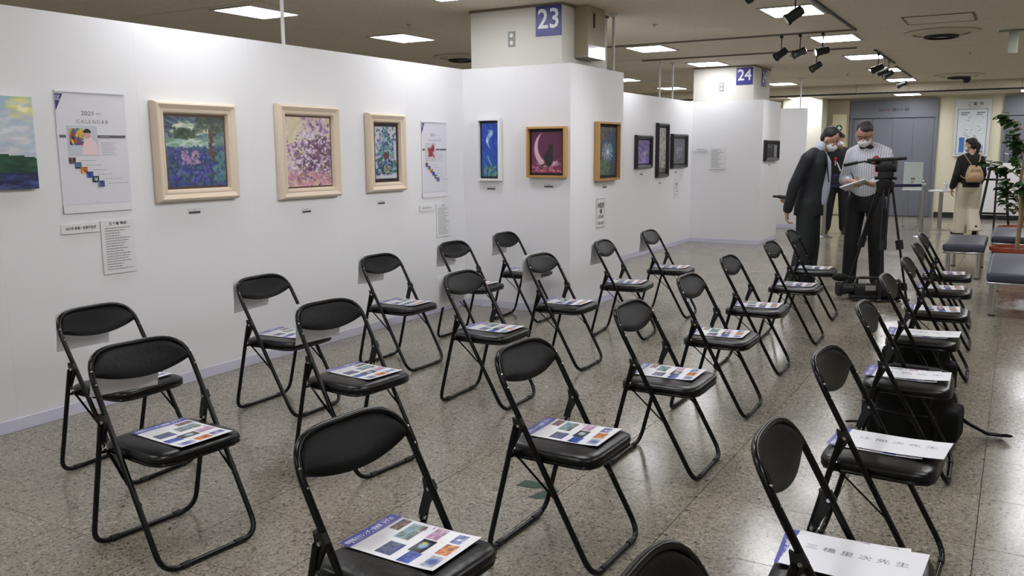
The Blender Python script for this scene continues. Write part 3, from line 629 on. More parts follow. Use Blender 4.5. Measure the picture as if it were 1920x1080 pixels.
# ------------------------------------------------------------------ pictures
def frame_ring(q, w_, h, prof, mi=0):
    """prof: (inset from the outer edge, height) closed ring profile"""
    n = len(prof); vs = []; fs = []
    cor = lambda i: [(-w_ / 2 + i, -h / 2 + i), (w_ / 2 - i, -h / 2 + i), (w_ / 2 - i, h / 2 - i), (-w_ / 2 + i, h / 2 - i)]
    for i, z in prof:
        for x, y in cor(i): vs.append((x, y, z))
    for k in range(n):
        k2 = (k + 1) % n
        for c in range(4): c2 = (c + 1) % 4; fs.append((k * 4 + c, k2 * 4 + c, k2 * 4 + c2, k * 4 + c2))
    q.add(vs, [f[::-1] for f in fs], mi)
def picture(name, lab, org, right, w_, h, prof, fm, border, art, depth, liner=None, back=True, tilt=0):
    M = frameM(org, right, (0, 0, 1)) @ Matrix.Rotation(tilt, 4, 'X')
    t = thing('framed_picture', lab, 'picture', M=M)
    q = MB(); frame_ring(q, w_, h, prof); q.build('picture_frame', fm, t, smooth=False)
    if liner:
        q = MB(); q.box((0, 0, liner[1] / 2), (w_ - 2 * border + .01, h - 2 * border + .01, liner[1])); q.build('mount', liner[0], t, smooth=False)
    g = liner[2] if liner else 0
    P = Print(); x = w_ / 2 - border - g; y = h / 2 - border - g; d = liner[1] if liner else depth
    P.box((0, 0, d / 2 + .002), (2 * x, 2 * y, d + .003), 0, 0, col=tuple(lin((190, 190, 180))))
    dz = d + .0035
    P.cells(-x, -y, x, y, art, dz + .001); P.done('painting', t, .42, mname='oil_print', bump=.15)
    return t
M_ivory = mat('ivory_frame', (216, 199, 178), .38, noise=.03)
M_oak = mat('oak_frame', (186, 144, 84), .45, noise=.1, nscale=20)
M_wht = mat('white_frame', (226, 226, 224), .4); M_blk = mat('black_frame', (26, 25, 25), .32)
M_brownmount = mat('brown_mount', (96, 70, 56), .6); M_plum = mat('plum_mount', (44, 26, 30), .6); M_blkm = mat('black_mount', (26, 26, 28), .7)
ivory = [(0, 0), (0, .03), (.012, .052), (.02, .056), (.048, .04), (.056, .042), (.068, .04), (.078, .02), (.078, 0)]
rr = random.Random(11)
picture('f1', 'ivory-framed square painting of blue irises by a pond, largest frame on the left wall', (.004, 3.9, 1.515), (0, 1, 0), .65, .63, ivory, M_ivory, .078, art_iris(rr), .03, (M_brownmount, .012, .014))
picture('f2', 'ivory-framed upright painting of lilac blossom', (.004, 4.945, 1.51), (0, 1, 0), .65, .69, ivory, M_ivory, .078, art_lilac(rr), .03, (M_brownmount, .012, .012))
picture('f3', 'ivory-framed narrow painting of blue wisteria leaves', (.004, 5.87, 1.5), (0, 1, 0), .5, .65, ivory, M_ivory, .085, art_wisteria(rr), .03, (M_plum, .012, .024))
thin = [(0, 0), (0, .05), (.018, .052), (.02, .02), (.02, 0)]
picture('blue', 'narrow white-framed blue painting of a leaping dolphin', (.31, 7.096, 1.52), (1, 0, 0), .25, .58, thin, M_wht, .02, art_sea(rr), .02, (M_blkm, .02, .02))
picture('cat', 'oak-framed maroon painting of a black cat on a crescent moon', (.92, 7.096, 1.495), (1, 0, 0), .4, .46, thin, M_oak, .02, art_cat(rr), .02, (M_blkm, .015, .025))
picture('bloom', 'oak-framed painting of a pale blue flower on the side of the partition corner', (1.155, 7.86, 1.5), (0, 1, 0), .52, .56, thin, M_oak, .02, art_bloom(rr), .02, (M_blkm, .015, .03))
blk = [(0, 0), (0, .03), (.015, .055), (.03, .05), (.055, .03), (.06, .0)]
picture('a', 'small black-framed violet painting, left of the three on the far partition', (.004, 11.72, 1.485), (0, 1, 0), .6, .47, blk, M_blk, .06, art_purple(rr), .02, (M_blkm, .012, .01))
picture('b', 'tall narrow black-framed silvery picture, middle of the three on the far partition', (.004, 12.47, 1.505), (0, 1, 0), .46, .8, blk, M_blk, .06, art_silver(rr), .02, (M_blkm, .012, .01))
picture('c', 'black-framed grey seascape, right of the three on the far partition', (.004, 13.22, 1.49), (0, 1, 0), .7, .53, blk, M_blk, .06, art_ship(rr), .02, (M_blkm, .012, .01))
picture('d', 'black-framed dark picture on the side of the far partition corner', (1.144, 14.42, 1.49), (0, 1, 0), .86, .33, blk, M_blk, .04, art_night(rr), .02)
P = Print(); P.box((0, 0, .0125), (.5, .49, .025), 0, .003, col=tuple(lin((210, 206, 200)))); P.cells(-.25, -.245, .25, .245, art_meadow(rr), .0262)
o = P.done('canvas_painting', None, .4, mname='oil_print', bump=.15); o.matrix_world = frameM((.004, 2.57, 1.565), (0, 1, 0), (0, 0, 1)); tagset(o, 'unframed canvas of green hill and pale sky cut by the left edge', 'picture')

# calendars, name plates, text sheets
def calendar(yc, zc, w_, h, lab, seed, big):
    r = random.Random(seed); P = Print(); P.slab(0, 0, w_, h, (214, 213, 222), .004); W = (220, 219, 228)
    P.box((w_ / 2, h - .006, .005), (w_, .012, .01), 0, .002, col=tuple(lin(W))); P.slab(0, .0, w_, .045, (222, 221, 226), .009)
    P.rect(.01, .046, w_ - .01, .05, (190, 190, 198), .005)
    P.add([(.002, h - .02, .0055), (.002, h - .115, .0055), (.05, h - .02, .0055)], [(0, 1, 2)], 0, None, tuple(lin((34, 30, 110)))); P.text('区', .018, h - .045, .032, (230, 230, 240), .006)
    P.text('2021', w_ * .44, h - .125, .036, (110, 110, 118), .0055, wid=.075); P.lines(w_ * .56, h - .13, w_ * .66, h - .12, 1, (150, 150, 156), r, .0055)
    P.text('C A L E N D A R', w_ * .5, h - .172, .03, (120, 120, 128), .0055, wid=.2)
    yb = h * .63
    P.rect(.01, yb - .008, .05, yb + .008, (92, 92, 96), .0055); P.rect(w_ * .55, yb - .008, w_ - .012, yb + .008, (92, 92, 96), .0055); P.lines(w_ * .6, yb - .003, w_ * .8, yb + .003, 1, (200, 200, 204), r, .006)
    px0, py0, px1, py1 = .06, yb - .105, .25 * w_ / .45 + .0, yb + .06
    P.rect(px0, py0, px1, py1, (190, 194, 206), .0058)
    if big:
        P.cells(px0 + .01, py0 + .055, px0 + .095, py1 - .015, strokes(grad(14, 12, (220, 190, 60), (200, 100, 60), (40, 80, 160)), 30, [(230, 200, 70), (200, 60, 40), (30, 90, 160), (30, 30, 40)], r, (0, 0, 1, 1), (1.5, 3), (.8, 1.4)), .0062)
        P.add([(.14, py0, .0064), (.24, py0, .0064), (.235, py0 + .07, .0064), (.2, py0 + .1, .0064), (.165, py0 + .09, .0064), (.145, py0 + .05, .0064)], [(0, 1, 2, 3, 4, 5)], 0, None, tuple(lin((226, 200, 204))))
        P.add([(.18 + .022 * math.cos(a * PI / 6), py0 + .118 + .026 * math.sin(a * PI / 6), .0066) for a in range(12)], [tuple(range(12))], 0, None, tuple(lin((206, 160, 140))))
        P.add([(.18 + .025 * math.cos(a * PI / 8), py0 + .125 + .024 * math.sin(a * PI / 8), .0067) for a in range(9)], [tuple(range(9))], 0, None, tuple(lin((30, 28, 30))))
    else:
        P.cells(px0, py0, px1, py1, strokes(canvas(12, 12, (206, 200, 204)), 14, [(150, 50, 60), (170, 60, 70)], r, (.3, .2, .8, .7), (1.5, 3), (.8, 1.4)), .0062)
    P.lines(w_ * .6, yb - .11, w_ * .85, yb - .03, 7, (176, 176, 184), r, .0055, .3)
    ks = ['dusk', 'garden', 'orange', 'deep', 'dark', 'rock']
    for k in range(6):
        x_ = .055 + .034 * k; y_ = yb - .155 - .027 * k; P.cells(x_, y_ - .0, x_ + .042, y_ + .036, art_photo(ks[k], r, 5, 4), .0058 + .0002 * k)
        P.lines(x_ + .07, y_ + .015, x_ + .2, y_ + .022, 1, (160, 160, 168), r, .0055)
    P.lines(w_ * .45, .056, w_ * .55, .06, 1, (100, 100, 110), r, .0056)
    o = P.done('wall_calendar'); o.matrix_world = frameM((.002, yc - w_ / 2, zc - h / 2), (0, 1, 0), (0, 0, 1)); tagset(o, lab, 'calendar', 'calendar sheets on the left wall')
calendar(3.185, 1.515, .44, .69, 'white 2021 calendar sheet with a portrait photo, left on the wall', 3, True)
calendar(6.6, 1.435, .4, .69, 'white calendar sheet with a small red picture near the partition corner', 4, False)
def sheet(org, right, w_, h, lab, title=None, lines=0, name='text_sheet', t=.006, seed=1, col=(222, 222, 224), tsz=.03, rot=0, border=False, cat='label'):
    r = random.Random(seed); P = Print(); P.slab(0, 0, w_, h, col, t); z = t + .0006
    if title: P.text(title, w_ / 2, h - tsz * 1.1 if lines else h / 2, tsz, (70, 70, 74), z, wid=min(w_ * .8, len(title) * tsz), bold=.0008)
    if lines: P.lines(w_ * .1, h * .06, w_ * .9, h - (tsz * 2.0 if title else h * .08), lines, (150, 150, 155), r, z, .4)
    if border:
        for q_ in ((.01, .01, .012, h - .01), (w_ - .012, .01, w_ - .01, h - .01), (.01, .01, w_ - .01, .012), (.01, h - .012, w_ - .01, h - .01)): P.rect(*q_, (90, 90, 94), z)
    o = P.done(name); o.matrix_world = frameM(org, right, (0, 0, 1)) @ Matrix.Rotation(rot, 4, 'Z'); tagset(o, lab, cat); return o
sheet((.002, 2.94, 1.055), (0, 1, 0), .235, .055, 'long white plate with one line of text under the left calendar', '2021年 新潟・佐賀平良洋', 0, 'name_plate', .008, tsz=.02)
sheet((.002, 3.185, .795), (0, 1, 0), .22, .32, 'white biography sheet of small text, left under the 2021 calendar', '五十嵐 敬紗', 17, 'text_sheet', .008, 2, tsz=.02)
sheet((.002, 6.35, .97), (0, 1, 0), .22, .055, 'small white plate under the calendar near the partition corner', 'かわぐち ひろこ', 0, 'name_plate', .008, tsz=.018)
sheet((.002, 6.61, .715), (0, 1, 0), .22, .31, 'white biography sheet near the partition corner', '川口', 17, 'text_sheet', .008, 5, tsz=.018)
def caption(org, right, lab, s=1):
    P = Print(); P.slab(-.05 * s, -.012 * s, .05 * s, .022 * s, (214, 214, 216), .002); P.rect(-.045 * s, -.01 * s, .045 * s, .004 * s, (70, 70, 74), .0026); P.text('題名', 0, .014 * s, .01 * s, (90, 90, 94), .0026)
    o = P.done('caption_card'); o.matrix_world = frameM(org, right, (0, 0, 1)); tagset(o, lab, 'label', 'caption cards under the pictures')
for org, right, lab in (((.002, 3.87, 1.125), (0, 1, 0), 'caption card under the blue iris painting'), ((.002, 4.91, 1.065), (0, 1, 0), 'caption card under the lilac painting'), ((.002, 5.81, 1.08), (0, 1, 0), 'caption card under the wisteria painting'),
                        ((.31, 7.098, 1.155), (1, 0, 0), 'caption card under the blue dolphin painting'), ((.93, 7.098, 1.185), (1, 0, 0), 'caption card under the cat painting'), ((1.152, 7.85, 1.155), (0, 1, 0), 'caption card under the pale blue flower painting'),
                        ((.002, 11.7, 1.17), (0, 1, 0), 'caption card under the violet painting'), ((.002, 12.45, 1.02), (0, 1, 0), 'caption card under the tall silvery picture'), ((.002, 13.15, 1.17), (0, 1, 0), 'caption card under the grey seascape'), ((1.142, 14.4, 1.26), (0, 1, 0), 'caption card under the dark far picture')):
    caption(org, right, lab)
# vertical notice with big characters
def vnotice(org, w_, h, chars, lab):
    P = Print(); P.slab(0, 0, w_, h, (226, 226, 226), .004)
    for q_ in ((.006, .006, .009, h - .006), (w_ - .009, .006, w_ - .006, h - .006), (.006, .006, w_ - .006, .009), (.006, h - .009, w_ - .006, h - .006)): P.rect(*q_, (60, 60, 64), .005)
    for tx, fy, sz, wd in chars: P.text(tx, w_ / 2, h * fy, sz, (50, 50, 54), .005, wid=w_ * wd, bold=.0015)
    o = P.done('vertical_notice'); o.matrix_world = frameM(org, (0, 1, 0), (0, 0, 1)); tagset(o, lab, 'notice')
vnotice((1.152, 7.66, .76), .2, .29, [('林監修', .74, .06, .75), ('様', .54, .05, .3), ('7月10日', .36, .034, .6), ('7月18日', .14, .034, .7)], 'white notice with large black characters on the partition corner side')
vnotice((.002, 13.08, .76), .2, .28, [('保存', .76, .06, .6), ('会', .56, .05, .3), ('一同', .36, .034, .5), ('より', .16, .034, .5)], 'small upright notice with black characters under the grey seascape')
sheet((.05, 13.896, 1.485), (1, 0, 0), .22, .055, 'white name plate on the far partition, left of the text sheet', 'やまもと さちこ', 0, 'name_plate', .01, tsz=.018)
sheet((.31, 13.896, 1.2), (1, 0, 0), .25, .345, 'white text sheet on the far partition beside column 24', None, 15, 'text_sheet', .01, 9)
sheet((.002, 10.9, 1.1), (0, 1, 0), .16, .36, 'narrow text sheet half hidden behind the partition corner', None, 14, 'text_sheet', .006, 12)
sheet((.002, 10.88, 1.02), (0, 1, 0), .16, .05, 'small plate half hidden behind the partition corner', None, 1, 'name_plate', .006, 13)
sheet((.36, 17.196, .78), (1, 0, 0), .12, .34, 'text sheet on the farthest partition left of the men', None, 12, 'text_sheet', .008, 14)
sheet((.36, 17.196, 1.16), (1, 0, 0), .15, .05, 'name plate on the farthest partition', None, 1, 'name_plate', .008, 15)

# ------------------------------------------------------------------ folding chairs
M_paint = mat('chair_paint', (6, 6, 7), .25, spec=.3)
M_vinyl = mat('black_vinyl', (5, 5, 6), .42, spec=.16, bump=.12, bscale=45)
M_seat = mat('seat_vinyl', (6, 6, 7), .3, spec=.32, bump=.25, bscale=16)
M_rubber = mat('black_rubber', (14, 14, 14), .6)
M_scr = mat('rivet', (200, 200, 200), .25, 1)
CT, CH, CR, CS, WF, WR = .422, .78, .433, .691, .42, .441
dS = Vector((-CT, 0, CH)).normalized(); nS = Vector((CH, 0, CT)).normalized()
def arch_pt(phi, inset=0):
    n = 3.7; r = (abs(math.cos(phi)) ** n + abs(math.sin(phi)) ** n) ** (-1 / n)
    y = -r * math.cos(phi); s = r * math.sin(phi)
    Y = y * (WF / 2 - inset); S = (1 - .2) + (.2 - inset / .887) * s
    return Y, S
def onplane(Y, S, off=0):
    bow = -.022 * (1 - (2 * Y / WF) ** 2) * max(0, min(1, (S - .8) / .15))
    return Vector((-CT * S, Y, CH * S)) + nS * (off + bow)
def make_chair():
    t = thing('folding_chair', '', 'chair')
    pts = [(-CT * .8, WF / 2, CH * .8), (0, WF / 2, .011), (0, -WF / 2, .011), (-CT * .8, -WF / 2, CH * .8)]
    base = rpath(pts, .075, 7)
    arch = [onplane(*arch_pt(PI * k / 28)) for k in range(1, 28)]
    q = MB(); q.tube(base + arch, .0108, n=10, closed=True); q.build('front_frame', M_paint, t)
    rb = rpath([(-.306, WR / 2 + .006, .525), (-CR, WR / 2 + .004, .011), (-CR, -WR / 2 - .004, .011), (-.306, -WR / 2 - .006, .525)], .075, 7)
    q = MB(); q.tube(rb, .0105, n=10); q.build('rear_frame', M_paint, t)
    # seat
    def ring(ins, z, n=48):
        out = []; cx, cy = -.2, 0; hx, hy = .19 - ins, .192 - ins
        for k in range(n):
            a = 2 * PI * k / n; e = 6.5; r = (abs(math.cos(a)) ** e + abs(math.sin(a)) ** e) ** (-1 / e)
            out.append((cx + hx * r * math.cos(a), cy + hy * r * math.sin(a), z))
        return out
    prof = [(.03, .402), (.004, .404), (0, .412), (.0, .422), (.004, .430), (.016, .4365), (.04, .4395), (.09, .441), (.15, .4415)]
    v = []; f = []; n = 48
    for ins, z in prof: v += ring(ins, z)
    for i in range(len(prof) - 1):
        for k in range(n): f.append((i * n + k, i * n + (k + 1) % n, (i + 1) * n + (k + 1) % n, (i + 1) * n + k))
    f.append(tuple(range(n))[::-1]); f.append(tuple((len(prof) - 1) * n + k for k in range(n)))
    q = MB().add(v, f); q.build('seat', M_seat, t, ang=1.2)
    q = MB(); q.tube([(x, y, .4) for x, y, _ in ring(.006, 0, 40)], .008, n=8, closed=True)
    q.tube([(-.225, -.2, .4), (-.225, .2, .4)], .006, n=8); q.tube([(-.33, -.215, .405), (-.33, .215, .405)], .006, n=8); q.build('seat_rim', M_paint, t)
    # backrest pad
    v = []; f = []; nu, nv = 24, 8
    for side in (1, -1):
        for i in range(nu + 1):
            phi = PI * (.06 + .88 * i / nu); Yt, St = arch_pt(phi, .008)
            Sb = .835 + .045 * abs(2 * Yt / WF) ** 2.0; St = max(St, Sb + .004)
            for j in range(nv + 1):
                b_ = j / nv; S = Sb + (St - Sb) * b_
                puff = (1 - abs(2 * b_ - 1) ** 4) * (1 - abs(2 * i / nu - 1) ** 10)
                v.append(onplane(Yt, S, side * (.003 + .008 * puff)))
    st = (nu + 1) * (nv + 1)
    for sd in (0, 1):
        for i in range(nu):
            for j in range(nv):
                a = sd * st + i * (nv + 1) + j; qd = (a, a + nv + 1, a + nv + 2, a + 1); f.append(qd if sd == 0 else qd[::-1])
    def edge(idx):
        for k in range(len(idx) - 1): f.append((idx[k], idx[k + 1], idx[k + 1] + st, idx[k] + st))
    edge([i * (nv + 1) for i in range(nu + 1)][::-1]); edge([i * (nv + 1) + nv for i in range(nu + 1)]); edge([j for j in range(nv + 1)]); edge([nu * (nv + 1) + j for j in range(nv + 1)][::-1])
    q = MB().add(v, f); q.build('backrest', M_vinyl, t, ang=1.0)
    # hinges
    for s in (-1, 1):
        y = s * (WF / 2 + .006)
        prof2 = [(-.288, .556), (-.274, .532), (-.296, .488), (-.325, .43), (-.340, .438), (-.316, .52), (-.322, .556), (-.306, .549)]
        q = MB(); T = Matrix(((1, 0, 0, 0), (0, 0, 1, 0), (0, 1, 0, 0), (0, 0, 0, 1)))
        q.prism([(a, b_) for a, b_ in prof2], y - .007, y + .007, T=T); h = q.build('hinge', M_rubber, t, smooth=False)
        q = MB(); q.tube([(-.293, y - .016, .53), (-.293, y + .016, .53)], .006, n=10); q.build('bolt', M_scr, h)
        q = MB(); q.tube([(-.327, y, .441), (-.331, y, .429)], .0125, n=12); q.build('collar', M_scr, h)
        q = MB(); q.tube([(-.331, s * .205, .415), (-.300, s * .203, .395), (-.12, s * .203, .24)], .006, n=6, flat=.5); q.build('folding_link', M_paint, t)
        for S in (.84, .9):
            q = MB(); c = onplane(s * WF / 2, S); q.ell(c + nS * .009, (.005, .004, .004), n=8); q.build('rivet', M_scr, t)
        q = MB(); q.tube([(0, s * .1, .013), (0, s * .135, .013)], .0122, n=10); q.build('foot_sleeve', M_rubber, t)
        q = MB(); q.tube([(-CR, s * .12, .013), (-CR, s * .155, .013)], .0122, n=10); q.build('foot_sleeve', M_rubber, t)
    return t
rows = {
 'A': [(1.249, 2.564, .06), (1.197, 3.685, .04), (1.141, 4.849, -.013), (1.105, 5.865, .013), (1.08, 6.76, .05)],
 'B': [(2.129, 2.089, -.088), (2.157, 3.138, -.1), (2.167, 4.382, .017), (2.151, 5.422, .003), (2.155, 6.54, .09), (2.159, 7.568, .07)],
 'C': [(3.512, 1.738, -.068), (3.469, 2.822, -.017), (3.488, 3.865, .007), (3.432, 4.901, .011), (3.368, 5.948, .029), (3.394, 7.022, .015), (3.32, 8.1, .05)],
 'D': [(4.562, 1.352, .02), (4.566, 2.25, .031), (4.516, 3.239, -.042), (4.485, 4.381, .026), (4.453, 5.433, .02), (4.464, 6.363, .02), (4.433, 7.368, .02), (4.394, 8.27, .02)]}
rname = {'A': 'row nearest the wall', 'B': 'row second from the wall', 'C': 'row third from the wall', 'D': 'row farthest from the wall'}
nth = ['first', 'second', 'third', 'fourth', 'fifth', 'sixth', 'seventh', 'eighth']
M_paper = mat('paper', (232, 232, 234), .6)

def flyer_mesh():
    r = random.Random(21); P = Print(); W, H = .228, .322
    # portrait page lying down, x across, y up the page
    nx, ny = 7, 10
    for i in range(nx):
        for j in range(ny): P.rect(W * i / nx, H * j / ny, W * (i + 1) / nx, H * (j + 1) / ny, (236, 236, 240))
    for i in range(nx):
        for j in range(4): P.rect(W * i / nx, H * (.885 + .02875 * j), W * (i + 1) / nx, H * (.885 + .02875 * (j + 1)), (54, 60, 160), .0003)
    P.rect(0, H * .868, W, H * .885, (90, 96, 180), .0004)
    P.text('四季彩のカレンダー原画展（かずさ）', W * .5, H * .935, .018, (238, 238, 248), .0008, wid=W * .88, bold=.0006); P.text('● 作品あれこれ ● 季節のことば', W * .45, H * .9, .008, (220, 222, 240), .0008, wid=W * .7)
    P.text('ふるさと新発見', W * .75, H * .975, .007, (200, 204, 230), .0008)
    P.lines(W * .06, H * .68, W * .58, H * .85, 9, (198, 198, 202), r, .0004, .3)
    def pic(u, v, wu, hv, k, n=(12, 9)):
        x, y = W * u, H * (1 - v); P.cells(x - W * wu / 2, y - H * hv / 2, x + W * wu / 2, y + H * hv / 2, art_photo(k, r, *n), .0005)
    pic(.82, .215, .3, .1, 'dusk'); pic(.72, .385, .42, .16, 'pond', (16, 11)); pic(.24, .43, .32, .17, 'rock', (14, 11)); pic(.83, .62, .3, .12, 'pink'); pic(.48, .64, .34, .14, 'dark', (14, 11))
    pic(.135 + .03, .67, .28, .13, 'deep'); pic(.83, .85, .24, .11, 'moon'); pic(.53, .87, .28, .13, 'orange'); pic(.2, .89, .28, .13, 'splash')
    P.rect(W * .9, H * .47, W * .97, H * .485, (160, 130, 180), .0004); P.rect(W * .82, H * .52, W * .88, H * .53, (170, 140, 190), .0004); P.rect(W * .66, H * .25, W * .7, H * .262, (230, 220, 90), .0004)
    P.v = [(x - W / 2, y - H / 2, z + .0022 + .02 * ((y - H / 2) / H) ** 4 * 4 * (1 if y < H / 2 else .3) + .004 * ((x - W / 2) / W) ** 2) for x, y, z in P.v]
    P.v2 = None
    return P.mesh('flyer', printed_mat('print_gloss', .3), smooth=False, colors=True)
fly_me = flyer_mesh()
def local_to_world(ch, x, y, z):
    c, s = math.cos(ch[2]), math.sin(ch[2]); return (ch[0] + x * c - y * s, ch[1] + x * s + y * c, z)
def flyer(ch, lab, dx=0, dy=0, dr=0):
    o = bpy.data.objects.new('flyer', fly_me); COL.objects.link(o); o.location = local_to_world(ch, -.225 + dx, .04 + dy, .4405); o.rotation_euler = (0, 0, ch[2] + PI / 2 * 1 + dr)
    tagset(o, lab, 'flyer', 'printed flyers on the chair seats'); return o
def back_sheet(ch, lab, dy=0, tilt=0):
    P = MB(); n = 8; W, H = .285, .2
    vs = []; fs = []
    for j in range(n + 1):
        for i in range(n + 1): vs.append((W * (i / n - .5), H * (j / n - 1), .006 * math.sin(i / n * PI) + .03 * (1 - j / n) ** 2))
    for j in range(n):
        for i in range(n): a = j * (n + 1) + i; fs.append((a, a + 1, a + n + 2, a + n + 1))
    P.add(vs, fs); P.add([(x, y, z + .0004) for x, y, z in vs], [f_[::-1] for f_ in fs]); o = P.build('reserve_sheet', M_paper)
    c, s = math.cos(ch[2]), math.sin(ch[2])
    M = frameM(local_to_world(ch, -.452, -.035 + dy, .782), (s, -c, 0), (.12 * -c, .12 * -s, 1)) @ Matrix.Rotation(tilt, 4, 'Z'); o.matrix_world = M
    tagset(o, lab, 'paper', 'white sheets taped behind the backrests'); return o
proto = make_chair(); first = True
jit = random.Random(3)
sheets = {('A', 0), ('A', 1), ('A', 2), ('A', 3), ('A', 4), ('B', 0), ('B', 1), ('B', 2), ('B', 3), ('B', 4), ('B', 5)}
for rk, lst in rows.items():
    for i, ch in enumerate(lst):
        extra = ''
        if (rk, i) in sheets: extra = ', sheet behind backrest'
        elif rk == 'D' and i in (1, 2, 3, 4): extra = ', name sheet on seat'
        lab = '%s black folding chair of the %s%s' % (nth[i], rname[rk], extra)
        if first: o = proto; o.location = (ch[0], ch[1], 0); o.rotation_euler = (0, 0, ch[2]); o['label'] = lab; first = False
        else: o = dup(proto, (ch[0], ch[1], 0), ch[2], lab)
        o['group'] = 'black folding chairs set out in four rows'
        dd = (jit.uniform(-.01, .01), jit.uniform(-.012, .012), jit.uniform(-.05, .05))
        if (rk, i) == ('B', 0): dd = (.04, -.015, .02)
        if not (rk == 'D' and i == 0):
            f_ = flyer(ch, 'flyer with blue heading on the %s chair of the %s' % (nth[i], rname[rk]), *dd)
            f_.rotation_euler.z = ch[2] - PI / 2 + PI + dd[2]
        if (rk, i) in sheets: back_sheet(ch, 'white sheet taped behind the %s chair of the %s' % (nth[i], rname[rk]), jit.uniform(-.02, .02), jit.uniform(-.06, .06))
def name_sheet(ch, chars, lab, x=-.21, y=.03, rot=0, w_=.33, h=.23, off=0):
    P = Print(); n = 6
    for i in range(n):
        for j in range(3): P.rect(w_ * (i / n - .5), h * (j / 3 - .5), w_ * ((i + 1) / n - .5), h * ((j + 1) / 3 - .5), (236, 237, 242))
    P.text(chars, 0, h * .1 + off, .03, (120, 122, 132), .0004, wid=w_ * .78)
    P.v = [(a, b_, z + .02 * (a / w_ + .5) ** 3 * .6 + .004) for a, b_, z in P.v]
    o = P.done('name_sheet'); o.location = local_to_world(ch, x, y, .4436); o.rotation_euler = (0, 0, ch[2] + rot); tagset(o, lab, 'paper', 'white name sheets on the seats of the right row')
D = rows['D']
name_sheet(D[1], '三 橋 里 次 先 生', 'white name sheet with brushed characters on the nearest visible seat at lower right', -.2, .03, -.08)
name_sheet(D[2], '江 間 次 先 生', 'white name sheet with brushed characters on the third chair of the right row', -.165, .045, -.05, .34, .2)
name_sheet(D[3], '小 西 先 生', 'white name sheet on the seat above the large black backpack', -.18, .02, -.01, .31, .17)
name_sheet(D[4], '中 村 先 生', 'white name sheet on the seat above the black shoulder bag', -.17, .03, -.03, .32, .19)
# dark tape under the backrest of one chair, string on another
q = MB(); q.box((0, 0, 0), (.07, .003, .022), 0, .001); o = q.build('tape_strip', mat('grey_tape', (60, 60, 58), .6), smooth=False)
ch = rows['B'][3]; o.location = local_to_world(ch, -.36, .06, .632); o.rotation_euler = (0, -.15, ch[2] + PI / 2); tagset(o, 'short strip of dark tape hanging under a backrest near the partition corner', 'tape')

# green floor tape
def tape(poly, lab):
    q = MB(); q.prism(poly, .0003, .0012); o = q.build('floor_tape', mat('green_tape', (22, 62, 44), .5), smooth=False); tagset(o, lab, 'tape', 'torn green tape marks on the floor')
tape([(2.785, 3.255), (2.79, 3.33), (2.93, 3.345), (2.965, 3.30), (2.91, 3.30), (2.875, 3.262)], 'longer torn strip of green tape on the floor')
tape([(2.895, 3.16), (2.925, 3.265), (2.985, 3.3), (2.99, 3.225), (2.95, 3.165)], 'shorter torn piece of green tape on the floor, nearer the camera')

# ------------------------------------------------------------------ organic helper
def blob(name, build, voxel, m, parent=None, smooth=6, target=None):
    q = MB(); build(q); me = q.mesh('t', m, smooth=True); o = bpy.data.objects.new('t', me); COL.objects.link(o)
    a = o.modifiers.new('r', 'REMESH'); a.mode = 'VOXEL'; a.voxel_size = voxel; a.use_smooth_shade = True
    if smooth: s_ = o.modifiers.new('s', 'SMOOTH'); s_.factor = .5; s_.iterations = smooth
    dg = bpy.context.evaluated_depsgraph_get(); me2 = bpy.data.meshes.new_from_object(o.evaluated_get(dg)); bpy.data.objects.remove(o)
    me2.materials.clear(); me2.materials.append(m); me2.polygons.foreach_set('use_smooth', [True] * len(me2.polygons)); me2.name = name
    r = bpy.data.objects.new(name, me2); COL.objects.link(r)
    if parent is not None: r.parent = parent
    return r
def cap(q, a, b_, ra, rb, n=14, k=8):
    a = Vector(a); b_ = Vector(b_); ax = (b_ - a)
    if ax.length < 1e-6: q.ell(a, (ra, ra, ra)); return
    L = ax.length; prof = []
    for i in range(k + 1): t = -PI / 2 + (PI / 2) * i / k; prof.append((max(1e-4, ra * math.cos(t)), ra * math.sin(t)))
    for i in range(k + 1): t = (PI / 2) * i / k; prof.append((max(1e-4, rb * math.cos(t)), L + rb * math.sin(t)))
    T = Matrix.Translation(a) @ ax.to_track_quat('Z', 'Y').to_matrix().to_4x4(); q.lathe(prof, n=n, T=T)
def loft(q, rings, n=24):
    """rings: (center, rx, ry) horizontal ellipses, bottom to top"""
    vs = []; fs = []
    for c, rx, ry in rings:
        for k in range(n):
            a = 2 * PI * k / n; e = 2.4; r = (abs(math.cos(a)) ** e + abs(math.sin(a)) ** e) ** (-1 / e)
            vs.append((c[0] + rx * r * math.cos(a), c[1] + ry * r * math.sin(a), c[2]))
    for i in range(len(rings) - 1):
        for k in range(n): fs.append((i * n + k, i * n + (k + 1) % n, (i + 1) * n + (k + 1) % n, (i + 1) * n + k))
    fs.append(tuple(range(n))[::-1]); fs.append(tuple((len(rings) - 1) * n + k for k in range(n))); q.add(vs, fs)

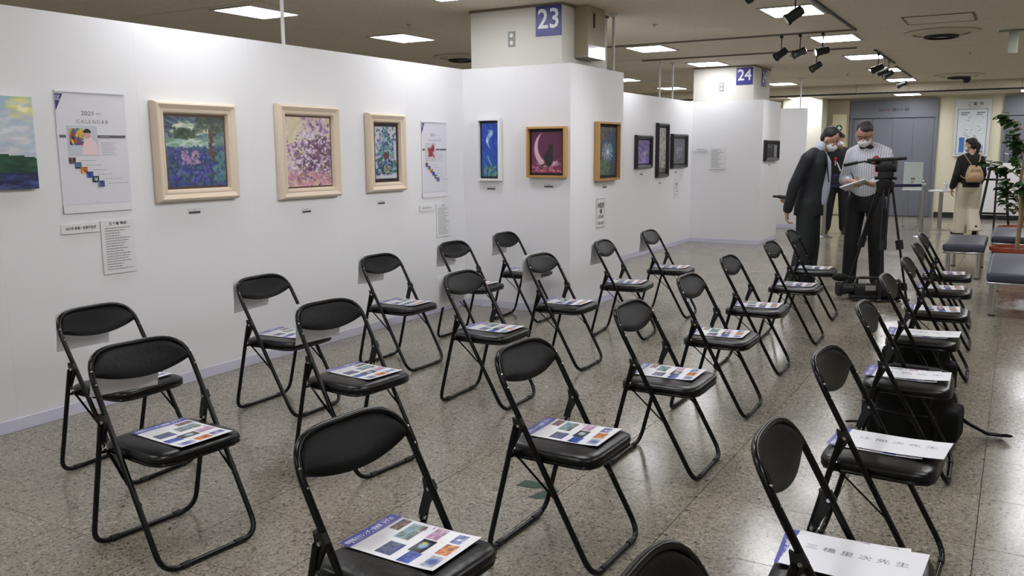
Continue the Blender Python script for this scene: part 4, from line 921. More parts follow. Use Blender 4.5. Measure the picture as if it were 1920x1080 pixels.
# ------------------------------------------------------------------ bags under the right row
M_nylon = mat('black_nylon', (10, 10, 11), .75, spec=.25, bump=.9, bscale=14)
def backpack(loc, rz, lab, w_, d, h, strap=True):
    t = thing('backpack' if strap else 'shoulder_bag', lab, 'bag', loc, rz)
    def body(q):
        loft(q, [((0, 0, .005), w_ * .46, d * .46), ((0, 0, .04), w_ * .5, d * .5), ((.01, 0, h * .3), w_ * .48, d * .5), ((-.01, 0, h * .6), w_ * .5, d * .47), ((0, 0, h * .85), w_ * .48, d * .46), ((.02, 0, h * .97), w_ * .42, d * .38), ((0, 0, h), w_ * .3, d * .25)])
        q.box((0, -d * .5, h * .3), (w_ * .78, .1, h * .42), 0, .03); q.box((w_ * .5, 0, h * .32), (.07, d * .6, h * .45), 0, .02); q.box((-w_ * .48, .02, h * .45), (.06, d * .5, h * .5), 0, .02); q.box((0, -d * .5, h * .66), (w_ * .6, .06, h * .34), 0, .02)
    blob('bag_body', body, .012, M_nylon, t, 3)
    q = MB(); q.tube([(w_ * .3, -d * .2, h * .92), (w_ * .2, -d * .2, h + .02), (-w_ * .2, -d * .2, h + .02), (-w_ * .3, -d * .2, h * .92)], .012, n=8, flat=.5); q.build('carry_handle', M_nylon, t)
    q = MB(); q.tube([(x, -d * .5 - .05 + .06 * (x / w_) ** 2 * 3, h * .5) for x in [w_ * (.36 - .09 * k) for k in range(9)]], .005, n=6); q.build('zip', M_black, t)
    for s in (-1, 1):
        q = MB(); q.box((s * w_ * .2, -d * .55, h * .62), (.022, .01, .05), 0, .003); q.build('buckle', M_steel if s > 0 else M_grey, t)
    if strap:
        q = MB(); q.tube([(w_ * .45, .05, .17), (w_ * .6, .12, .1), (w_ * .8, .22, .03), (w_ * .95, .26, .02), (w_ * 1.02, .22, .035)], .035, n=8, flat=.25); q.build('strap', M_nylon, t)
        q = MB(); q.tube([(-w_ * .45, .0, .1), (-w_ * .6, .05, .035), (-w_ * .78, .05, .02)], .022, n=8, flat=.3); q.build('strap', M_nylon, t)
    return t
backpack((4.26, 4.83, 0), -.1, 'large black backpack with loose straps under the fourth chair of the right row', .42, .34, .38)
backpack((4.2, 5.86, 0), .05, 'black shoulder bag with small buckles under the fifth chair of the right row', .38, .24, .37, False)

# ------------------------------------------------------------------ benches and planters
M_bench = mat('bench_vinyl', (66, 68, 84), .42, bump=.15, bscale=120, noise=.1)
def bench(loc, w_, d, lab):
    t = thing('bench', lab, 'bench', loc, 0, 'grey upholstered benches at the right edge')
    q = MB(); q.box((0, 0, .36), (w_, d, .09), 0, .03, seg=4); q.build('cushion', M_bench, t)
    q = MB(); q.box((0, 0, .305), (w_ - .01, d - .01, .026), 0, .008); q.build('chrome_band', M_chrome, t)
    for sx in (-1, 1):
        for sy in (-1, 1):
            q = MB(); q.tube([(sx * (w_ / 2 - .06), sy * (d / 2 - .09), .0), (sx * (w_ / 2 - .06), sy * (d / 2 - .09), .3)], .028, n=16); lg = q.build('leg', M_chrome, t)
            q = MB(); q.tube([(sx * (w_ / 2 - .06), sy * (d / 2 - .09), .0), (sx * (w_ / 2 - .06), sy * (d / 2 - .09), .012)], .031, n=16); q.build('foot_pad', M_black, lg)
bench((4.17, 11.95, 0), .44, 1.35, 'grey vinyl bench with chrome legs left of the orange planter')
bench((4.84, 9.68, 0), .72, 1.75, 'nearest grey vinyl bench with chrome legs, cut by the right edge')
bench((4.72, 13.3, 0), .6, 1.5, 'grey vinyl bench behind the orange planter')
M_pot = mat('orange_plastic', (152, 68, 46), .45); M_soil = mat('soil', (50, 38, 30), .9, bump=.5, bscale=60)
M_trunk = mat('trunk', (150, 128, 96), .8, bump=.6, bscale=60, noise=.15); M_leaf = mat('leaf_green', (52, 84, 34), .4, noise=.35, nscale=3); M_leaf2 = mat('leaf_dark', (34, 60, 30), .4, noise=.3, nscale=3)
def leaf_mesh(m, L=.13, W=.05):
    q = MB(); n = 6; vs = []
    for i in range(n + 1):
        t_ = i / n; wd = W * math.sin(PI * min(1, t_ * .95 + .03)) ** .8; z = -.25 * L * t_ * t_
        vs += [(-wd, L * t_, z + .012), (0, L * t_, z), (wd, L * t_, z + .012)]
    fs = []
    for i in range(n):
        for k in (0, 1): a = i * 3 + k; fs.append((a, a + 1, a + 4, a + 3))
    q.add(vs, fs); return q.mesh('leaf', m, smooth=True)
lm1 = leaf_mesh(M_leaf); lm2 = leaf_mesh(M_leaf2)
def planter(loc, lab, r, h, trunk_h, seed, nleaf, zl, zh, spread, oval=1.0, potcol=M_pot):
    rg = random.Random(seed); t = thing('potted_tree', lab, 'plant', loc, 0, 'potted trees between the benches')
    S = Matrix.Diagonal((oval, 1, 1, 1))
    q = MB(); q.lathe([(r * .8, 0), (r * .98, h * .86), (r * 1.06, h * .88), (r * 1.06, h), (r * .99, h), (r * .93, h * .9), (.001, h * .9)], n=32, T=S, cap=False); q.build('pot', potcol, t)
    q = MB(); q.lathe([(r * .94, h * .88), (.001, h * .93)], n=24, T=S, cap=False); q.build('soil', M_soil, t)
    q = MB(); tr = [(0, 0, h * .88), (.01, .01, h + trunk_h * .3), (-.02, 0, h + trunk_h * .6), (.01, -.01, h + trunk_h)]; q.tube(tr, .02, n=10, rr=[.026, .022, .018, .01])
    q.tube([(.0, 0, h + trunk_h * .35), (.08, .02, h + trunk_h * .5), (.1, .04, h + trunk_h * .75)], .01, n=8, rr=[.014, .011, .007]); q.build('trunk', M_trunk, t)
    for k in range(11):
        z = zl + (zh - zl) * (k + .5) / 11; a = k * 2.4; ln = spread * (.5 + .5 * math.sin(PI * (k + .6) / 12)) * rg.uniform(.7, 1.1)
        st = Vector((0, 0, z - .12)); en = Vector((ln * math.cos(a), ln * math.sin(a), z + .06)); mid = (st + en) / 2 + Vector((0, 0, .05))
        q = MB(); q.tube([st, mid, en], .006, n=6, rr=[.008, .005, .003]); q.build('branch', M_trunk, t)
        for j in range(nleaf // 11):
            u = rg.uniform(.35, 1.05); p = st.lerp(en, u) + Vector((rg.uniform(-.04, .04), rg.uniform(-.04, .04), rg.uniform(-.03, .05)))
            o = bpy.data.objects.new('leaf', rg.choice((lm1, lm1, lm2))); COL.objects.link(o); o.parent = t; o.location = p
            o.rotation_euler = (rg.uniform(-.5, .5), rg.uniform(-.4, .4), a - PI / 2 + rg.uniform(-1.3, 1.3)); s_ = rg.uniform(.6, 1.05); o.scale = (s_, s_, s_)
planter((4.71, 11.72, 0), 'slender leafy tree in an orange planter between the benches', .27, .36, 1.25, 5, 286, .8, 1.95, .36, 1.0)
planter((4.75, 15.6, 0), 'bushy dark tree in an orange pot behind the benches', .3, .3, .9, 8, 264, .4, 1.75, .42)

# ------------------------------------------------------------------ tripod and camcorder
M_tri = mat('tripod_black', (24, 24, 26), .38); M_tube = mat('tripod_tube', (44, 44, 48), .28, .6)
def tripod():
    t = thing('video_tripod', 'tall black video tripod with fluid head beside the striped-shirt man', 'tripod', (3.5, 9.3, 0))
    apex = Vector((.03, 0, 1.16)); feet = [Vector((.06, -.19, 0)), Vector((.31, .0, 0)), Vector((-.36, .28, 0))]
    feet = [Vector((.06, -.16, .0)), Vector((.29, .02, 0)), Vector((-.33, .27, 0))]
    for k, f_ in enumerate(feet):
        d = (f_ - apex).normalized(); a = apex + Vector((f_.x, f_.y, 0)).normalized() * .06; side = d.cross(Vector((0, 0, 1))).normalized() * .022
        q = MB(); m1 = a.lerp(f_, .5)
        q.tube([a + side, m1 + side], .011, n=10); q.tube([a - side, m1 - side], .011, n=10); q.build('upper_leg', M_tri, t)
        q = MB(); q.tube([a.lerp(f_, .2), a.lerp(f_, .86)], .012, n=10); lg = q.build('lower_leg', M_tube, t)
        q = MB(); q.tube([a.lerp(f_, .47), a.lerp(f_, .55)], .036, n=10); q.build('leg_clamp', M_tri, t)
        q = MB(); q.tube([a.lerp(f_, .84), a.lerp(f_, .9)], .024, n=10); q.tube([a.lerp(f_, .88), a.lerp(f_, .985)], .013, n=8); q.ell(f_ + Vector((0, 0, .018)), (.03, .03, .018)); q.build('foot', M_tri, t)
        q = MB(); q.tube([Vector((0, .02, .03)), f_ + Vector((0, 0, .03))], .009, n=8); q.build('spreader_arm', M_tri, t)
    T = Matrix.Translation(apex)
    q = MB(); q.lathe([(.03, -.12), (.05, -.1), (.085, -.03), (.09, .02), (.06, .04), (.055, .06)], n=24, T=T); q.build('bowl', M_tri, t)
    q = MB(); q.lathe([(.06, .05), (.075, .065), (.075, .125), (.062, .135)], n=24, T=T); q.box(tuple(apex + Vector((0, 0, .18))), (.13, .13, .11), 0, .02); q.tube([apex + Vector((-.095, 0, .175)), apex + Vector((.095, 0, .175))], .055, n=20); q.build('fluid_head', M_tri, t)
    q = MB(); q.box(tuple(apex + Vector((.0, 0, .245))), (.36, .1, .034), 0, .012, rot=(0, -.05, .5)); q.build('camera_plate', M_tri, t)
    q = MB(); q.tube([apex + Vector((-.06, -.03, .19)), apex + Vector((-.19, -.1, .225)), apex + Vector((-.27, -.16, .21))], .009, n=10); q.tube([apex + Vector((-.25, -.145, .215)), apex + Vector((-.36, -.22, .19))], .017, n=12); q.build('pan_handle', M_tri, t)
    for s in (-1, 1):
        q = MB(); q.tube([apex + Vector((.06 * s, .0, .06)), apex + Vector((.1 * s, -.01, .06))], .016, n=12); q.build('knob', M_tri, t)
tripod()
def camcorder():
    t = thing('camcorder', 'black shoulder camcorder with foam microphone lying under the tripod', 'camera', (3.46, 9.27, .0), .35)
    q = MB(); q.box((.03, 0, .1), (.4, .14, .13), 0, .02); q.box((-.06, -.01, .03), (.3, .12, .05), 0, .01); q.box((.24, 0, .11), (.1, .12, .16), 0, .012); q.build('body', M_tri, t)
    q = MB(); q.tube([(-.17, 0, .11), (-.24, 0, .11)], .052, n=20); q.tube([(-.24, 0, .11), (-.3, 0, .11)], .062, n=20); q.build('lens', M_tri, t)
    q = MB(); q.box((-.31, 0, .105), (.05, .15, .13), 0, .012); q.build('lens_hood', M_black, t)
    q = MB(); q.tube(rpath([(-.14, 0, .15), (-.14, 0, .225), (.17, 0, .225), (.17, 0, .16)], .03), .014, n=10); q.build('handle', M_tri, t)
    q = MB(); q.tube([(-.22, .06, .215), (-.02, .05, .215)], .012, n=10); m_ = q.build('microphone', M_tri, t)
    q = MB(); q.ell((-.29, .065, .215), (.085, .042, .042)); q.build('foam_windshield', mat('foam', (22, 22, 24), .95, bump=.5, bscale=150), m_)
    q = MB(); q.tube([(.08, -.09, .21), (.22, -.1, .2)], .028, n=14); q.ell((.235, -.1, .2), (.02, .034, .034)); q.build('viewfinder', M_tri, t)
    q = MB(); q.box((-.02, -.075, .13), (.1, .006, .05), 0, .002); q.box((.16, -.074, .16), (.05, .006, .02)); q.build('label_panel', M_grey, t, smooth=False)
    q = MB(); q.box((.03, -.02, .013), (.46, .22, .02), 0, .006); q.build('base_plate', M_black, t)
camcorder()

# ------------------------------------------------------------------ far area furniture
def stanchion(x, y, lab, h=.93):
    t = thing('belt_post', lab, 'post', (x, y, 0), 0, 'steel belt barrier posts')
    q = MB(); q.lathe([(.001, .0), (.15, .0), (.15, .01), (.12, .02), (.03, .03), (.001, .03)], n=32, cap=False); q.build('base', M_steel, t)
    q = MB(); q.tube([(0, 0, .02), (0, 0, h)], .03, n=20); q.build('tube', M_steel, t)
    q = MB(); q.lathe([(.001, h), (.034, h), (.034, h + .03), (.02, h + .04), (.001, h + .04)], n=20, cap=False); q.box((.0, -.0, h - .04), (.066, .066, .07), 0, .004); q.build('belt_head', M_steel, t)
stanchion(3.28, 16.4, 'steel belt post left of the small round table'); stanchion(1.82, 15.6, 'steel belt post behind the man in the dark jacket')
q = MB(); q.box((0, 0, 0), (1.6, .004, .05)); o = q.build('barrier_belt', mat('navy_belt', (22, 26, 66), .6), smooth=False); o.location = (2.55, 16.0, .885); o.rotation_euler = (0, 0, .505); tagset(o, 'dark navy barrier belt stretched between the posts', 'belt')
t = thing('high_table', 'small white round table on a steel column beside the woman', 'table', (3.44, 18.1, 0))
q = MB(); q.lathe([(.001, .0), (.2, .0), (.2, .008), (.06, .02), (.001, .02)], n=32, cap=False); q.build('base', M_steel, t)
q = MB(); q.tube([(0, 0, .01), (0, 0, .71)], .036, n=20); q.build('column', M_steel, t)
q = MB(); q.lathe([(.001, .71), (.22, .71), (.225, .72), (.225, .735), (.001, .737)], n=36, cap=False); q.build('tabletop', M_white, t)
t = thing('sanitizer_bottle', 'clear pump bottle of hand sanitiser on the small round table', 'bottle', (3.5, 18.05, .737))
q = MB(); q.lathe([(.001, 0), (.04, 0), (.042, .02), (.042, .12), (.014, .145), (.014, .16), (.001, .16)], n=20, cap=False); q.build('bottle', mat('bottle_white', (210, 216, 220), .2, alpha=.9), t)
q = MB(); q.tube([(0, 0, .155), (0, 0, .2)], .006, n=8); q.box((-.012, 0, .205), (.05, .016, .012), 0, .003); q.build('pump', M_white, t)
# acrylic partition with paper on a counter stand
t = thing('acrylic_screen', 'clear upright acrylic screen with a small printed card in front of the lift', 'screen', (2.9, 18.5, 0))
q = MB(); q.box((0, 0, .98), (.34, .006, .52), 0, .002); q.build('pane', mat('acrylic', (214, 224, 220), .15, alpha=.62), t, smooth=False)
q = MB(); q.box((0, .0, .72), (.36, .2, .012), 0, .003); q.box((0, 0, .99 + .255), (.35, .012, .012)); q.build('shelf', mat('acrylic_edge', (220, 226, 224), .3), t, smooth=False)
for s in (-1, 1):
    q = MB(); q.tube([(s * .14, 0, 0.012), (s * .14, 0, .72)], .009, n=10); q.box((s * .14, 0, .008), (.04, .26, .014), 0, .003); q.build('leg', M_steel, t)
P = Print(); P.slab(-.05, 0, .05, .14, (190, 196, 190), .003); P.text('消毒', 0, .11, .04, (60, 64, 60), .0035, bold=.002); P.lines(-.04, .02, .04, .08, 4, (90, 96, 90), r, .0035); o = P.done('printed_card', t); o.matrix_local = frameM((.0, -.006, .82), (1, 0, 0), (0, 0, 1))
# easel
t = thing('easel', 'black wooden display easel holding a pale board at the far right', 'easel', (4.32, 18.6, 0))
q = MB(); q.tube([(-.26, -.1, 0), (-.12, 0, 1.15)], .022, n=4); q.tube([(.26, -.1, 0), (.12, 0, 1.15)], .022, n=4); q.tube([(0, .45, 0), (0, .02, 1.12)], .018, n=4)
q.box((0, 0, 1.12), (.34, .03, .05), 0, .004); q.box((0, -.04, .93), (.44, .05, .04), 0, .004); q.box((0, -.085, .3), (.42, .03, .04), 0, .004); q.build('stand', M_black, t, smooth=False)

# ------------------------------------------------------------------ people
M_skin = mat('skin', (178, 136, 116), .5, noise=.06, nscale=20); M_hair = mat('black_hair', (22, 20, 20), .5, bump=.5, bscale=140)
M_hairgrey = mat('greying_hair', (46, 43, 42), .6, bump=.5, bscale=140, noise=.3, nscale=30)
M_mask = mat('face_mask', (226, 228, 230), .7, bump=.1, bscale=60); M_eye = mat('eye_white', (210, 206, 200), .3); M_iris = mat('iris', (24, 18, 16), .2)
M_jacket = mat('dark_jacket', (28, 31, 38), .75, bump=.5, bscale=16, noise=.12); M_trous = mat('dark_trousers', (32, 36, 38), .8, bump=.5, bscale=14, noise=.1)
M_blktr = mat('black_trousers', (19, 19, 22), .8, bump=.5, bscale=14); M_blkshirt = mat('black_top', (18, 18, 20), .8, bump=.5, bscale=16)
M_cream2 = mat('cream_trousers', (200, 192, 174), .75, bump=.6, bscale=12, noise=.06); M_shoe = mat('black_shoe', (16, 15, 15), .35)
M_rosette = mat('red_rosette', (160, 22, 30), .6, bump=.4, bscale=90); M_ribbon = mat('pink_ribbon', (216, 150, 150), .6)
def stripe_mat():
    m = bpy.data.materials.new('striped_shirt'); m.use_nodes = True; nt = m.node_tree; b = nt.nodes['Principled BSDF']; b.inputs['Roughness'].default_value = .75
    tc = nt.nodes.new('ShaderNodeTexCoord'); wv = nt.nodes.new('ShaderNodeTexWave'); wv.bands_direction = 'X'; wv.inputs['Scale'].default_value = 14; wv.inputs['Distortion'].default_value = .5
    nt.links.new(tc.outputs['Object'], wv.inputs['Vector']); rp = nt.nodes.new('ShaderNodeValToRGB'); nt.links.new(wv.outputs['Fac'], rp.inputs[0])
    rp.color_ramp.elements[0].position = .1; rp.color_ramp.elements[0].color = L4((150, 154, 172)); rp.color_ramp.elements[1].position = .2; rp.color_ramp.elements[1].color = L4((206, 209, 216))
    nt.links.new(rp.outputs[0], b.inputs['Base Color'])
    n = nt.nodes.new('ShaderNodeTexNoise'); n.inputs['Scale'].default_value = 14; nt.links.new(tc.outputs['Object'], n.inputs['Vector'])
    bp = nt.nodes.new('ShaderNodeBump'); bp.inputs['Strength'].default_value = .5; bp.inputs['Distance'].default_value = .01; nt.links.new(n.outputs['Fac'], bp.inputs['Height']); nt.links.new(bp.outputs[0], b.inputs['Normal'])
    return m
M_stripe = stripe_mat(); M_shirt = mat('light_shirt', (176, 182, 200), .75, bump=.4, bscale=16)

def V(*a): return Vector(a)
def hand(q, wr, d, n, s, curl=.35):
    """d: direction of the fingers, n: palm normal, s: +1/-1 the side the thumb is on (along n x d)"""
    d = d.normalized(); n = (n - d * n.dot(d)).normalized(); l = n.cross(d) * s
    T = Matrix((l, d, n)).transposed().to_4x4(); T.translation = wr
    q.ell((0, .045, 0), (.04, .055, .016), T=T, n=14); cap(q, wr - d * .03, wr + d * .02, .026, .025)
    for k, (x, L) in enumerate(((.03, .07), (.01, .08), (-.011, .074), (-.031, .058))):
        a = V(x, .085, 0); b_ = a + V(x * .12, math.cos(curl) * L * .55, math.sin(curl) * L * .55); c = b_ + V(0, math.cos(curl * 2.4) * L * .5, math.sin(curl * 2.4) * L * .5)
        cap(q, T @ a, T @ b_, .0098, .009); cap(q, T @ b_, T @ c, .009, .0075)
    a = V(.03, .02, .0); b_ = V(.056, .05, .012); c = V(.058, .078, .024); cap(q, T @ a, T @ b_, .013, .011); cap(q, T @ b_, T @ c, .011, .0085)

def person(label, loc, facing, J, outfit):
    t = thing('person', label, 'person', loc, facing - PI / 2)
    H = J['H']; Hm = Matrix.Translation(H) @ Matrix.Rotation(J.get('hyaw', 0), 4, 'Z') @ Matrix.Rotation(-J.get('hpitch', 0), 4, 'X')
    sh = J['sh']; el = J['el']; wr = J['wr']; hp = J['hip']; kn = J['kn']; an = J['an']; N = J['N']; P_ = (hp[0] + hp[1]) / 2
    def torso(q, g=0, z0=None, rx=(.15, .135, .15, .165, .12, .06), ry=(.105, .1, .105, .11, .085, .055)):
        fr = (0, .3, .55, .8, .95, 1.03); rings = []
        for f_, a, b_ in zip(fr, rx, ry): c = P_.lerp(N, f_); rings.append((c, a + g, b_ + g))
        loft(q, rings)
    def body(q):
        torso(q)
        cap(q, N, H + (Hm.to_3x3() @ V(0, -.02, -.06)), .056, .05)
        q.ell((0, -.008, .03), (.075, .093, .1), T=Hm); q.ell((0, .022, -.045), (.057, .068, .075), T=Hm); q.ell((0, .094, -.02), (.012, .016, .024), T=Hm); q.ell((0, .05, -.095), (.03, .03, .022), T=Hm)
        for s in (-1, 1):
            q.ell((s * .077, -.005, -.012), (.012, .02, .032), T=Hm); q.ell((s * .04, .07, -.02), (.02, .015, .015), T=Hm)
        for k in (0, 1):
            cap(q, sh[k], el[k], .052, .04); cap(q, el[k], wr[k], .04, .026); cap(q, hp[k], kn[k], .085, .058); cap(q, kn[k], an[k], .056, .037); cap(q, an[k], an[k] + J['toe'][k] * .03 + V(0, 0, -.01), .034, .028)
            hd, hn, hs, hc = J['hand'][k]; hand(q, wr[k] + (wr[k] - el[k]).normalized() * .02, hd, hn, hs, hc)
    blob('body', body, .0075, M_skin, t, 3)
    # eyes, brows
    for s in (-1, 1):
        q = MB(); q.ell((s * .031, .078, .008), (.014, .008, .007), T=Hm, n=10); e = q.build('eye', M_eye, t)
        q = MB(); q.ell((s * .031, .085, .008), (.006, .003, .006), T=Hm, n=8); q.build('pupil', M_iris, e)
        q = MB(); q.tube([Hm @ V(s * .015, .088, .028), Hm @ V(s * .032, .088, .032), Hm @ V(s * .048, .078, .027)], .0035, n=6); q.build('eyebrow', outfit['hair'], t)
    def hair(q):
        q.ell((0, -.026, .055), (.083, .09, .084), T=Hm); q.ell((0, -.052, .0), (.07, .056, .07), T=Hm); q.ell((-.02, .03, .09), (.055, .05, .034), T=Hm)
        if outfit.get('fringe'): q.ell((0, .045, .075), (.07, .045, .035), T=Hm)
        if outfit.get('tail'):
            q.ell((0, -.115, .03), (.035, .035, .035), T=Hm); cap(q, Hm @ V(0, -.135, .0), Hm @ V(0.0, -.12, -.14), .04, .022)
    blob('hair', hair, .009, outfit['hair'], t, 3)
    if outfit.get('tail'):
        q = MB(); q.tube([Hm @ V(-.03, -.1, .03), Hm @ V(0, -.108, .066), Hm @ V(.03, -.1, .03)], .007, n=8); q.build('hair_tie', M_white, t)
    def mk(q): q.ell((0, .047, -.05), (.061, .066, .052), T=Hm); q.ell((0, .085, -.04), (.03, .032, .035), T=Hm)
    m_ = blob('face_mask', mk, .007, M_mask, t, 5)
    for s in (-1, 1):
        q = MB(); q.tube([Hm @ V(s * .055, .06, -.03), Hm @ V(s * .078, .01, .0), Hm @ V(s * .082, -.012, -.01), Hm @ V(s * .076, 0, -.045), Hm @ V(s * .052, .05, -.07)], .002, n=5); q.build('ear_loop', M_mask, m_)
    # top
    slv = outfit.get('sleeve', (.066, .055, .045)); g = outfit.get('g', .016)
    def top(q):
        torso(q, g, rx=outfit.get('rx', (.155, .15, .165, .175, .13, .062)), ry=outfit.get('ry', (.115, .115, .12, .115, .09, .058)))
        if outfit.get('hem'): z = outfit['hem']; loft(q, [(V(P_.x, P_.y - .0, P_.z - z), .185, .15), (V(P_.x, P_.y, P_.z), .18, .145), (P_.lerp(N, .3), .165, .13)])
        for k in (0, 1):
            cap(q, sh[k], el[k], slv[0], slv[1]); cap(q, el[k], wr[k].lerp(el[k], .06), slv[1], slv[2])
            cap(q, sh[k], N.lerp(sh[k], .35) + V(0, 0, .015), slv[0], .06)
    T_ = blob(outfit['topname'], top, .011, outfit['top'], t, 5)
    # trousers
    wd = outfit.get('legw', (.1, .08, .07))
    def tr(q):
        loft(q, [(P_ + V(0, 0, -.1), .15, .115), (P_ + V(0, 0, 0), .168, .13), (P_.lerp(N, .22), .155, .12)])
        for k in (0, 1):
            cap(q, hp[k], kn[k], wd[0], wd[1])
            if outfit.get('flare'): lo = an[k] + V(0, 0, -.05); loft(q, [(lo, wd[2] * 1.12, wd[2] * 1.1), (lo.lerp(kn[k], .5), wd[2], wd[2]), (kn[k], wd[1], wd[1]), (kn[k] + V(0, 0, .08), wd[1] * .9, wd[1] * .9)])
            else: cap(q, kn[k], an[k] + V(0, 0, .02), wd[1], wd[2])
    blob('trousers', tr, .011, outfit['trous'], t, 5)
    for k in (0, 1):
        d = J['toe'][k].normalized(); a = an[k]
        def shoe(q, d=d, a=a, k=k):
            heel = a + V(0, 0, -.05) - d * .05; toe = a + V(0, 0, -.055) + d * .15 + V(0, 0, J.get('toez', (0, 0))[k])
            cap(q, heel, toe, .042, .036); cap(q, heel + V(0, 0, .02), a + d * .04, .042, .04)
        blob('shoe', shoe, .009, M_shoe, t, 3)
    return t, Hm, P_, N

def std(h=1.0, lean=0.0):
    return dict(H=V(0, .06 + lean, 1.6) * 1, N=V(0, lean * .6, 1.45), sh=[V(.185, lean * .6, 1.385), V(-.185, lean * .6, 1.385)], hip=[V(.09, 0, .9), V(-.09, 0, .9)], kn=[V(.1, .02, .49), V(-.1, .02, .49)], an=[V(.105, -.02, .09), V(-.105, -.02, .09)],
                toe=[V(.15, 1, 0).normalized(), V(-.15, 1, 0).normalized()], el=[V(.24, -.03 + lean * .4, 1.1), V(-.24, -.03 + lean * .4, 1.1)], wr=[V(.25, .03, .86), V(-.25, .03, .86)],
                hand=[(V(0, .15, -1), V(-1, 0, 0), 1, .35), (V(0, .15, -1), V(1, 0, 0), -1, .35)])
# man in dark jacket: faces right, head bowed
J = std(lean=.08); J['H'] = V(-.02, .21, 1.605); J['N'] = V(0, .09, 1.48); J['hpitch'] = .6; J['hyaw'] = -.2
J['sh'] = [V(.2, .03, 1.41), V(-.2, .06, 1.41)]; J['el'] = [V(.22, -.09, 1.13), V(-.22, -.08, 1.13)]; J['wr'] = [V(.2, -.15, .87), V(-.17, -.18, .96)]
J['hand'] = [(V(0, .0, -1), V(-.3, 1, 0), 1, .7), (V(.6, -.7, -.1), V(0, 0, 1), 1, .9)]
J['hip'] = [V(.09, .03, .93), V(-.09, .03, .93)]; J['kn'] = [V(.1, .02, .5), V(-.1, .05, .5)]; J['an'] = [V(.11, -.05, .09), V(-.11, .03, .09)]
t, Hm, P_, N = person('man in a dark suit jacket and face mask, head bowed, standing left of the tripod', (2.72, 9.6, 0), 0.02, J,
    dict(hair=M_hair, top=M_jacket, topname='jacket', trous=M_trous, sleeve=(.07, .06, .052), hem=.12, legw=(.11, .095, .085), g=.016))
def shirtfront(q):
    loft(q, [(V(0, .13, .93), .07, .08), (V(0, .15, 1.08), .075, .085), (V(0, .155, 1.25), .07, .085), (V(0, .16, 1.38), .06, .075), (V(0, .13, 1.48), .05, .05)])
    cap(q, V(.0, .09, 1.46), V(0, .12, 1.53), .066, .062)
blob('shirt_front', shirtfront, .01, M_shirt, t, 4)
for s in (-1, 1):
    q = MB(); q.prism([(0, 0), (s * .05, -.03), (s * .035, -.2), (s * .0, -.3), (s * -.012, -.1)][::s], .0, .008, T=frameM((s * .055, .2, 1.46), (1, 0, 0), (0, -.12, 1)) @ Matrix.Rotation(PI * 0, 4, 'Y')); q.build('lapel', M_jacket, t, smooth=False)
q = MB(); q.tube([V(.02, -.14, .985), V(-.05, -.3, 1.0)], .02, n=10); q.tube([V(-.05, -.3, 1.0), V(-.07, -.36, 1.0)], .013, n=10); o = q.build('folding_umbrella', M_black)
o.matrix_world = Matrix.Translation((2.72, 9.6, 0)) @ Matrix.Rotation(.02 - PI / 2, 4, 'Z'); tagset(o, 'short black rod held behind the back of the man in the dark jacket', 'umbrella')

# man in striped shirt: faces the camera, writing
J = std(); J['H'] = V(.02, .13, 1.575); J['hpitch'] = .55; J['hyaw'] = .1; J['N'] = V(0, .03, 1.45); J['sh'] = [V(.165, .0, 1.39), V(-.165, .0, 1.39)]
J['el'] = [V(.22, .04, 1.12), V(-.215, .06, 1.12)]; J['wr'] = [V(.1, .29, 1.12), V(-.11, .28, 1.1)]
J['hand'] = [(V(-.8, .5, .05), V(0, -.2, -1), -1, .8), (V(.8, .45, .1), V(0, 0, 1), 1, .5)]
J['hip'] = [V(.095, 0, .9), V(-.095, 0, .9)]; J['an'] = [V(.14, -.02, .09), V(-.14, -.02, .09)]; J['kn'] = [V(.12, .02, .49), V(-.12, .02, .49)]
F2 = math.radians(-97)
t2, Hm, P_, N = person('grey-haired man in a striped shirt and face mask writing in a notebook behind the tripod', (3.27, 9.98, 0), F2, J,
    dict(hair=M_hairgrey, top=M_stripe, topname='shirt', trous=M_blktr, sleeve=(.064, .056, .043), legw=(.1, .078, .072), g=.01, rx=(.145, .14, .15, .155, .12, .06)))
q = MB(); q.ell((-.035, .0, 0), (.035, .012, .022)); q.ell((.035, 0, 0), (.035, .012, .022)); q.ell((0, .004, 0), (.012, .012, .014)); o = q.build('bow_tie', M_black, t2); o.location = (0.0, .115, 1.455)
q = MB()
for s in (-1, 1): q.tube([Hm @ V(s * .031 + .02 * math.cos(a * PI / 6), .096, .006 + .016 * math.sin(a * PI / 6)) for a in range(12)], .002, n=5, closed=True); q.tube([Hm @ V(s * .052, .094, .008), Hm @ V(s * .078, .0, .006)], .002, n=5)
q.build('glasses', M_black, t2)
def rosette(par, loc, sc=1):
    q = MB()
    for k in range(12): a = k * PI / 6; q.ell((.026 * sc * math.cos(a), 0, .026 * sc * math.sin(a)), (.014 * sc, .01 * sc, .014 * sc), n=8)
    q.ell((0, .006, 0), (.022 * sc, .014 * sc, .022 * sc)); o = q.build('rosette', M_rosette, par); o.location = loc
    q = MB(); q.box((0, -.002, -.085 * sc), (.03 * sc, .003, .13 * sc), 0, .001); q.build('ribbon', M_ribbon, o, smooth=False)
rosette(t2, (-.11, .15, 1.33)); t2.scale = (1.05, 1.05, 1.05)
def inplace(o, loc, f): o.matrix_world = Matrix.Translation(loc) @ Matrix.Scale(1.05, 4) @ Matrix.Rotation(f - PI / 2, 4, 'Z') @ o.matrix_basis
q = MB(); q.box((0, 0, 0), (.25, .17, .014), 0, .002); o = q.build('notebook', M_paper, smooth=False); o.matrix_basis = Matrix.Translation((.02, .36, 1.085)) @ Matrix.Rotation(.35, 4, 'Y') @ Matrix.Rotation(.25, 4, 'X'); inplace(o, (3.27, 9.98, 0), F2)
tagset(o, 'open white notebook in the hands of the striped-shirt man', 'notebook')
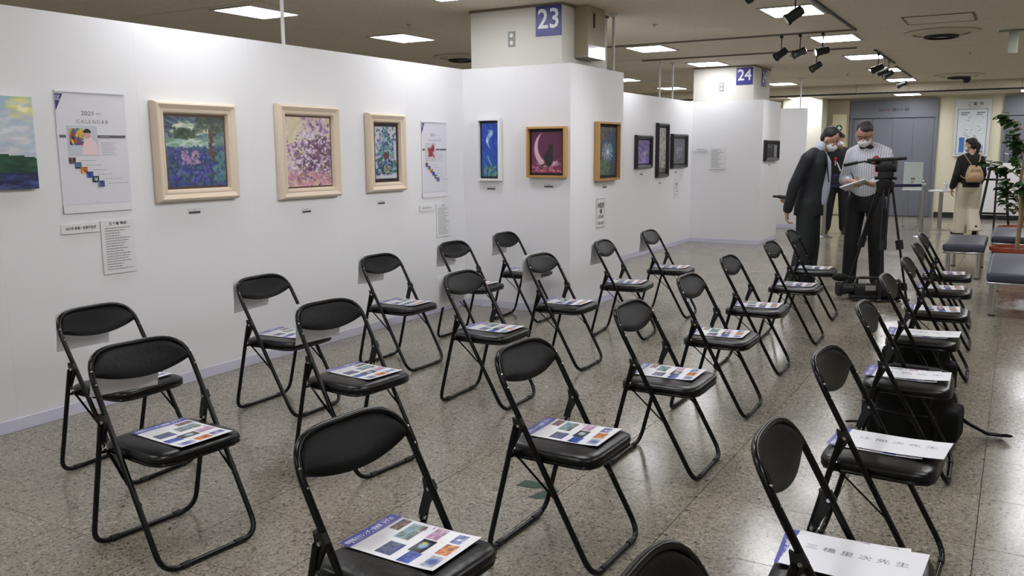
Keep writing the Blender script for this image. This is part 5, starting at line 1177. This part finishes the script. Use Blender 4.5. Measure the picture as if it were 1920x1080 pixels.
q = MB(); q.tube([V(.02, .33, 1.1), V(.09, .27, 1.2)], .005, n=8); o = q.build('pen', M_black); inplace(o, (3.27, 9.98, 0), F2); tagset(o, 'black pen held over the notebook', 'pen')

# person in black behind
J = std(); J['H'] = V(0, .07, 1.66); J['N'] = V(0, 0, 1.5); J['sh'] = [V(.19, 0, 1.44), V(-.19, 0, 1.44)]; J['hpitch'] = .1; J['hip'] = [V(.09, 0, .93), V(-.09, 0, .93)]; J['an'] = [V(.16, 0, .09), V(-.13, .0, .09)]; J['kn'] = [V(.13, .02, .5), V(-.11, .02, .5)]
t3, Hm, P_, N = person('masked person in black with a red rosette standing far behind the two men', (1.87, 16.45, 0), math.radians(-80), J,
    dict(hair=M_hair, fringe=True, top=M_blkshirt, topname='top', trous=M_blktr, sleeve=(.068, .058, .048), hem=.05, legw=(.1, .085, .075)))
rosette(t3, (.06, .14, 1.34), .8)
q = MB(); q.box((0, 0, 0), (.02, .004, .17), 0, .001); o = q.build('lanyard', M_white, t3, smooth=False); o.location = (.0, .145, 1.2); o.rotation_euler = (0, .4, 0)
q = MB(); q.box((0, 0, 0), (.2, .03, .09), 0, .006); o = q.build('blue_cloth', mat('navy_cloth', (30, 36, 84), .7), t3, smooth=False); o.location = (-.02, .12, 1.02)

# woman walking away
J = std(); J['H'] = V(0, .05, 1.555); J['N'] = V(0, -.01, 1.38); J['sh'] = [V(.165, 0, 1.32), V(-.165, 0, 1.32)]; J['hyaw'] = .75; J['hip'] = [V(.085, 0, .86), V(-.085, 0, .86)]
J['el'] = [V(.22, -.0, 1.06), V(-.23, -.04, 1.06)]; J['wr'] = [V(.2, .12, .88), V(-.26, .03, .84)]; J['kn'] = [V(.09, .04, .47), V(-.09, .05, .47)]; J['an'] = [V(.08, -.2, .15), V(-.1, .02, .09)]
J['toe'] = [V(0.1, .6, -.7).normalized(), V(-.5, 1, 0).normalized()]
F4 = math.radians(112)
t4, Hm, P_, N = person('woman with black ponytail, black top and wide cream trousers walking away', (3.93, 17.1, 0), F4, J,
    dict(hair=M_hair, fringe=True, tail=True, top=M_blkshirt, topname='top', trous=M_cream2, sleeve=(.064, .06, .055), rx=(.15, .145, .15, .155, .12, .06), legw=(.118, .105, .105), hem=.02, flare=True))
M_bagb = mat('beige_leather', (178, 150, 118), .5, bump=.3, bscale=40)
t = thing('backpack', 'small beige leather backpack on the back of the walking woman', 'bag', (3.93, 17.1, 0), F4 - PI / 2)
blob('bag_body', lambda q: (loft(q, [((0, -.21, .93), .12, .07), ((0, -.22, 1.0), .15, .085), ((0, -.21, 1.12), .13, .075), ((0, -.19, 1.22), .085, .05)]), q.ell((0, -.29, 1.02), (.1, .03, .07))), .012, M_bagb, t, 3)
for s in (-1, 1):
    q = MB(); q.tube([(s * .03, -.17, 1.2), (s * .09, -.155, 1.3), (s * .125, -.08, 1.39), (s * .13, .03, 1.4)], .014, n=8, flat=.5); q.build('shoulder_strap', M_bagb, t)
    q = MB(); q.tube([(s * .1, -.2, .98), (s * .165, -.1, 1.02), (s * .17, .0, 1.08)], .008, n=8); q.build('side_strap', M_bagb, t)
q = MB(); q.box((0, -.27, 1.14), (.16, .04, .06), 0, .015); q.build('flap', M_bagb, t)
bpy.context.view_layer.update()
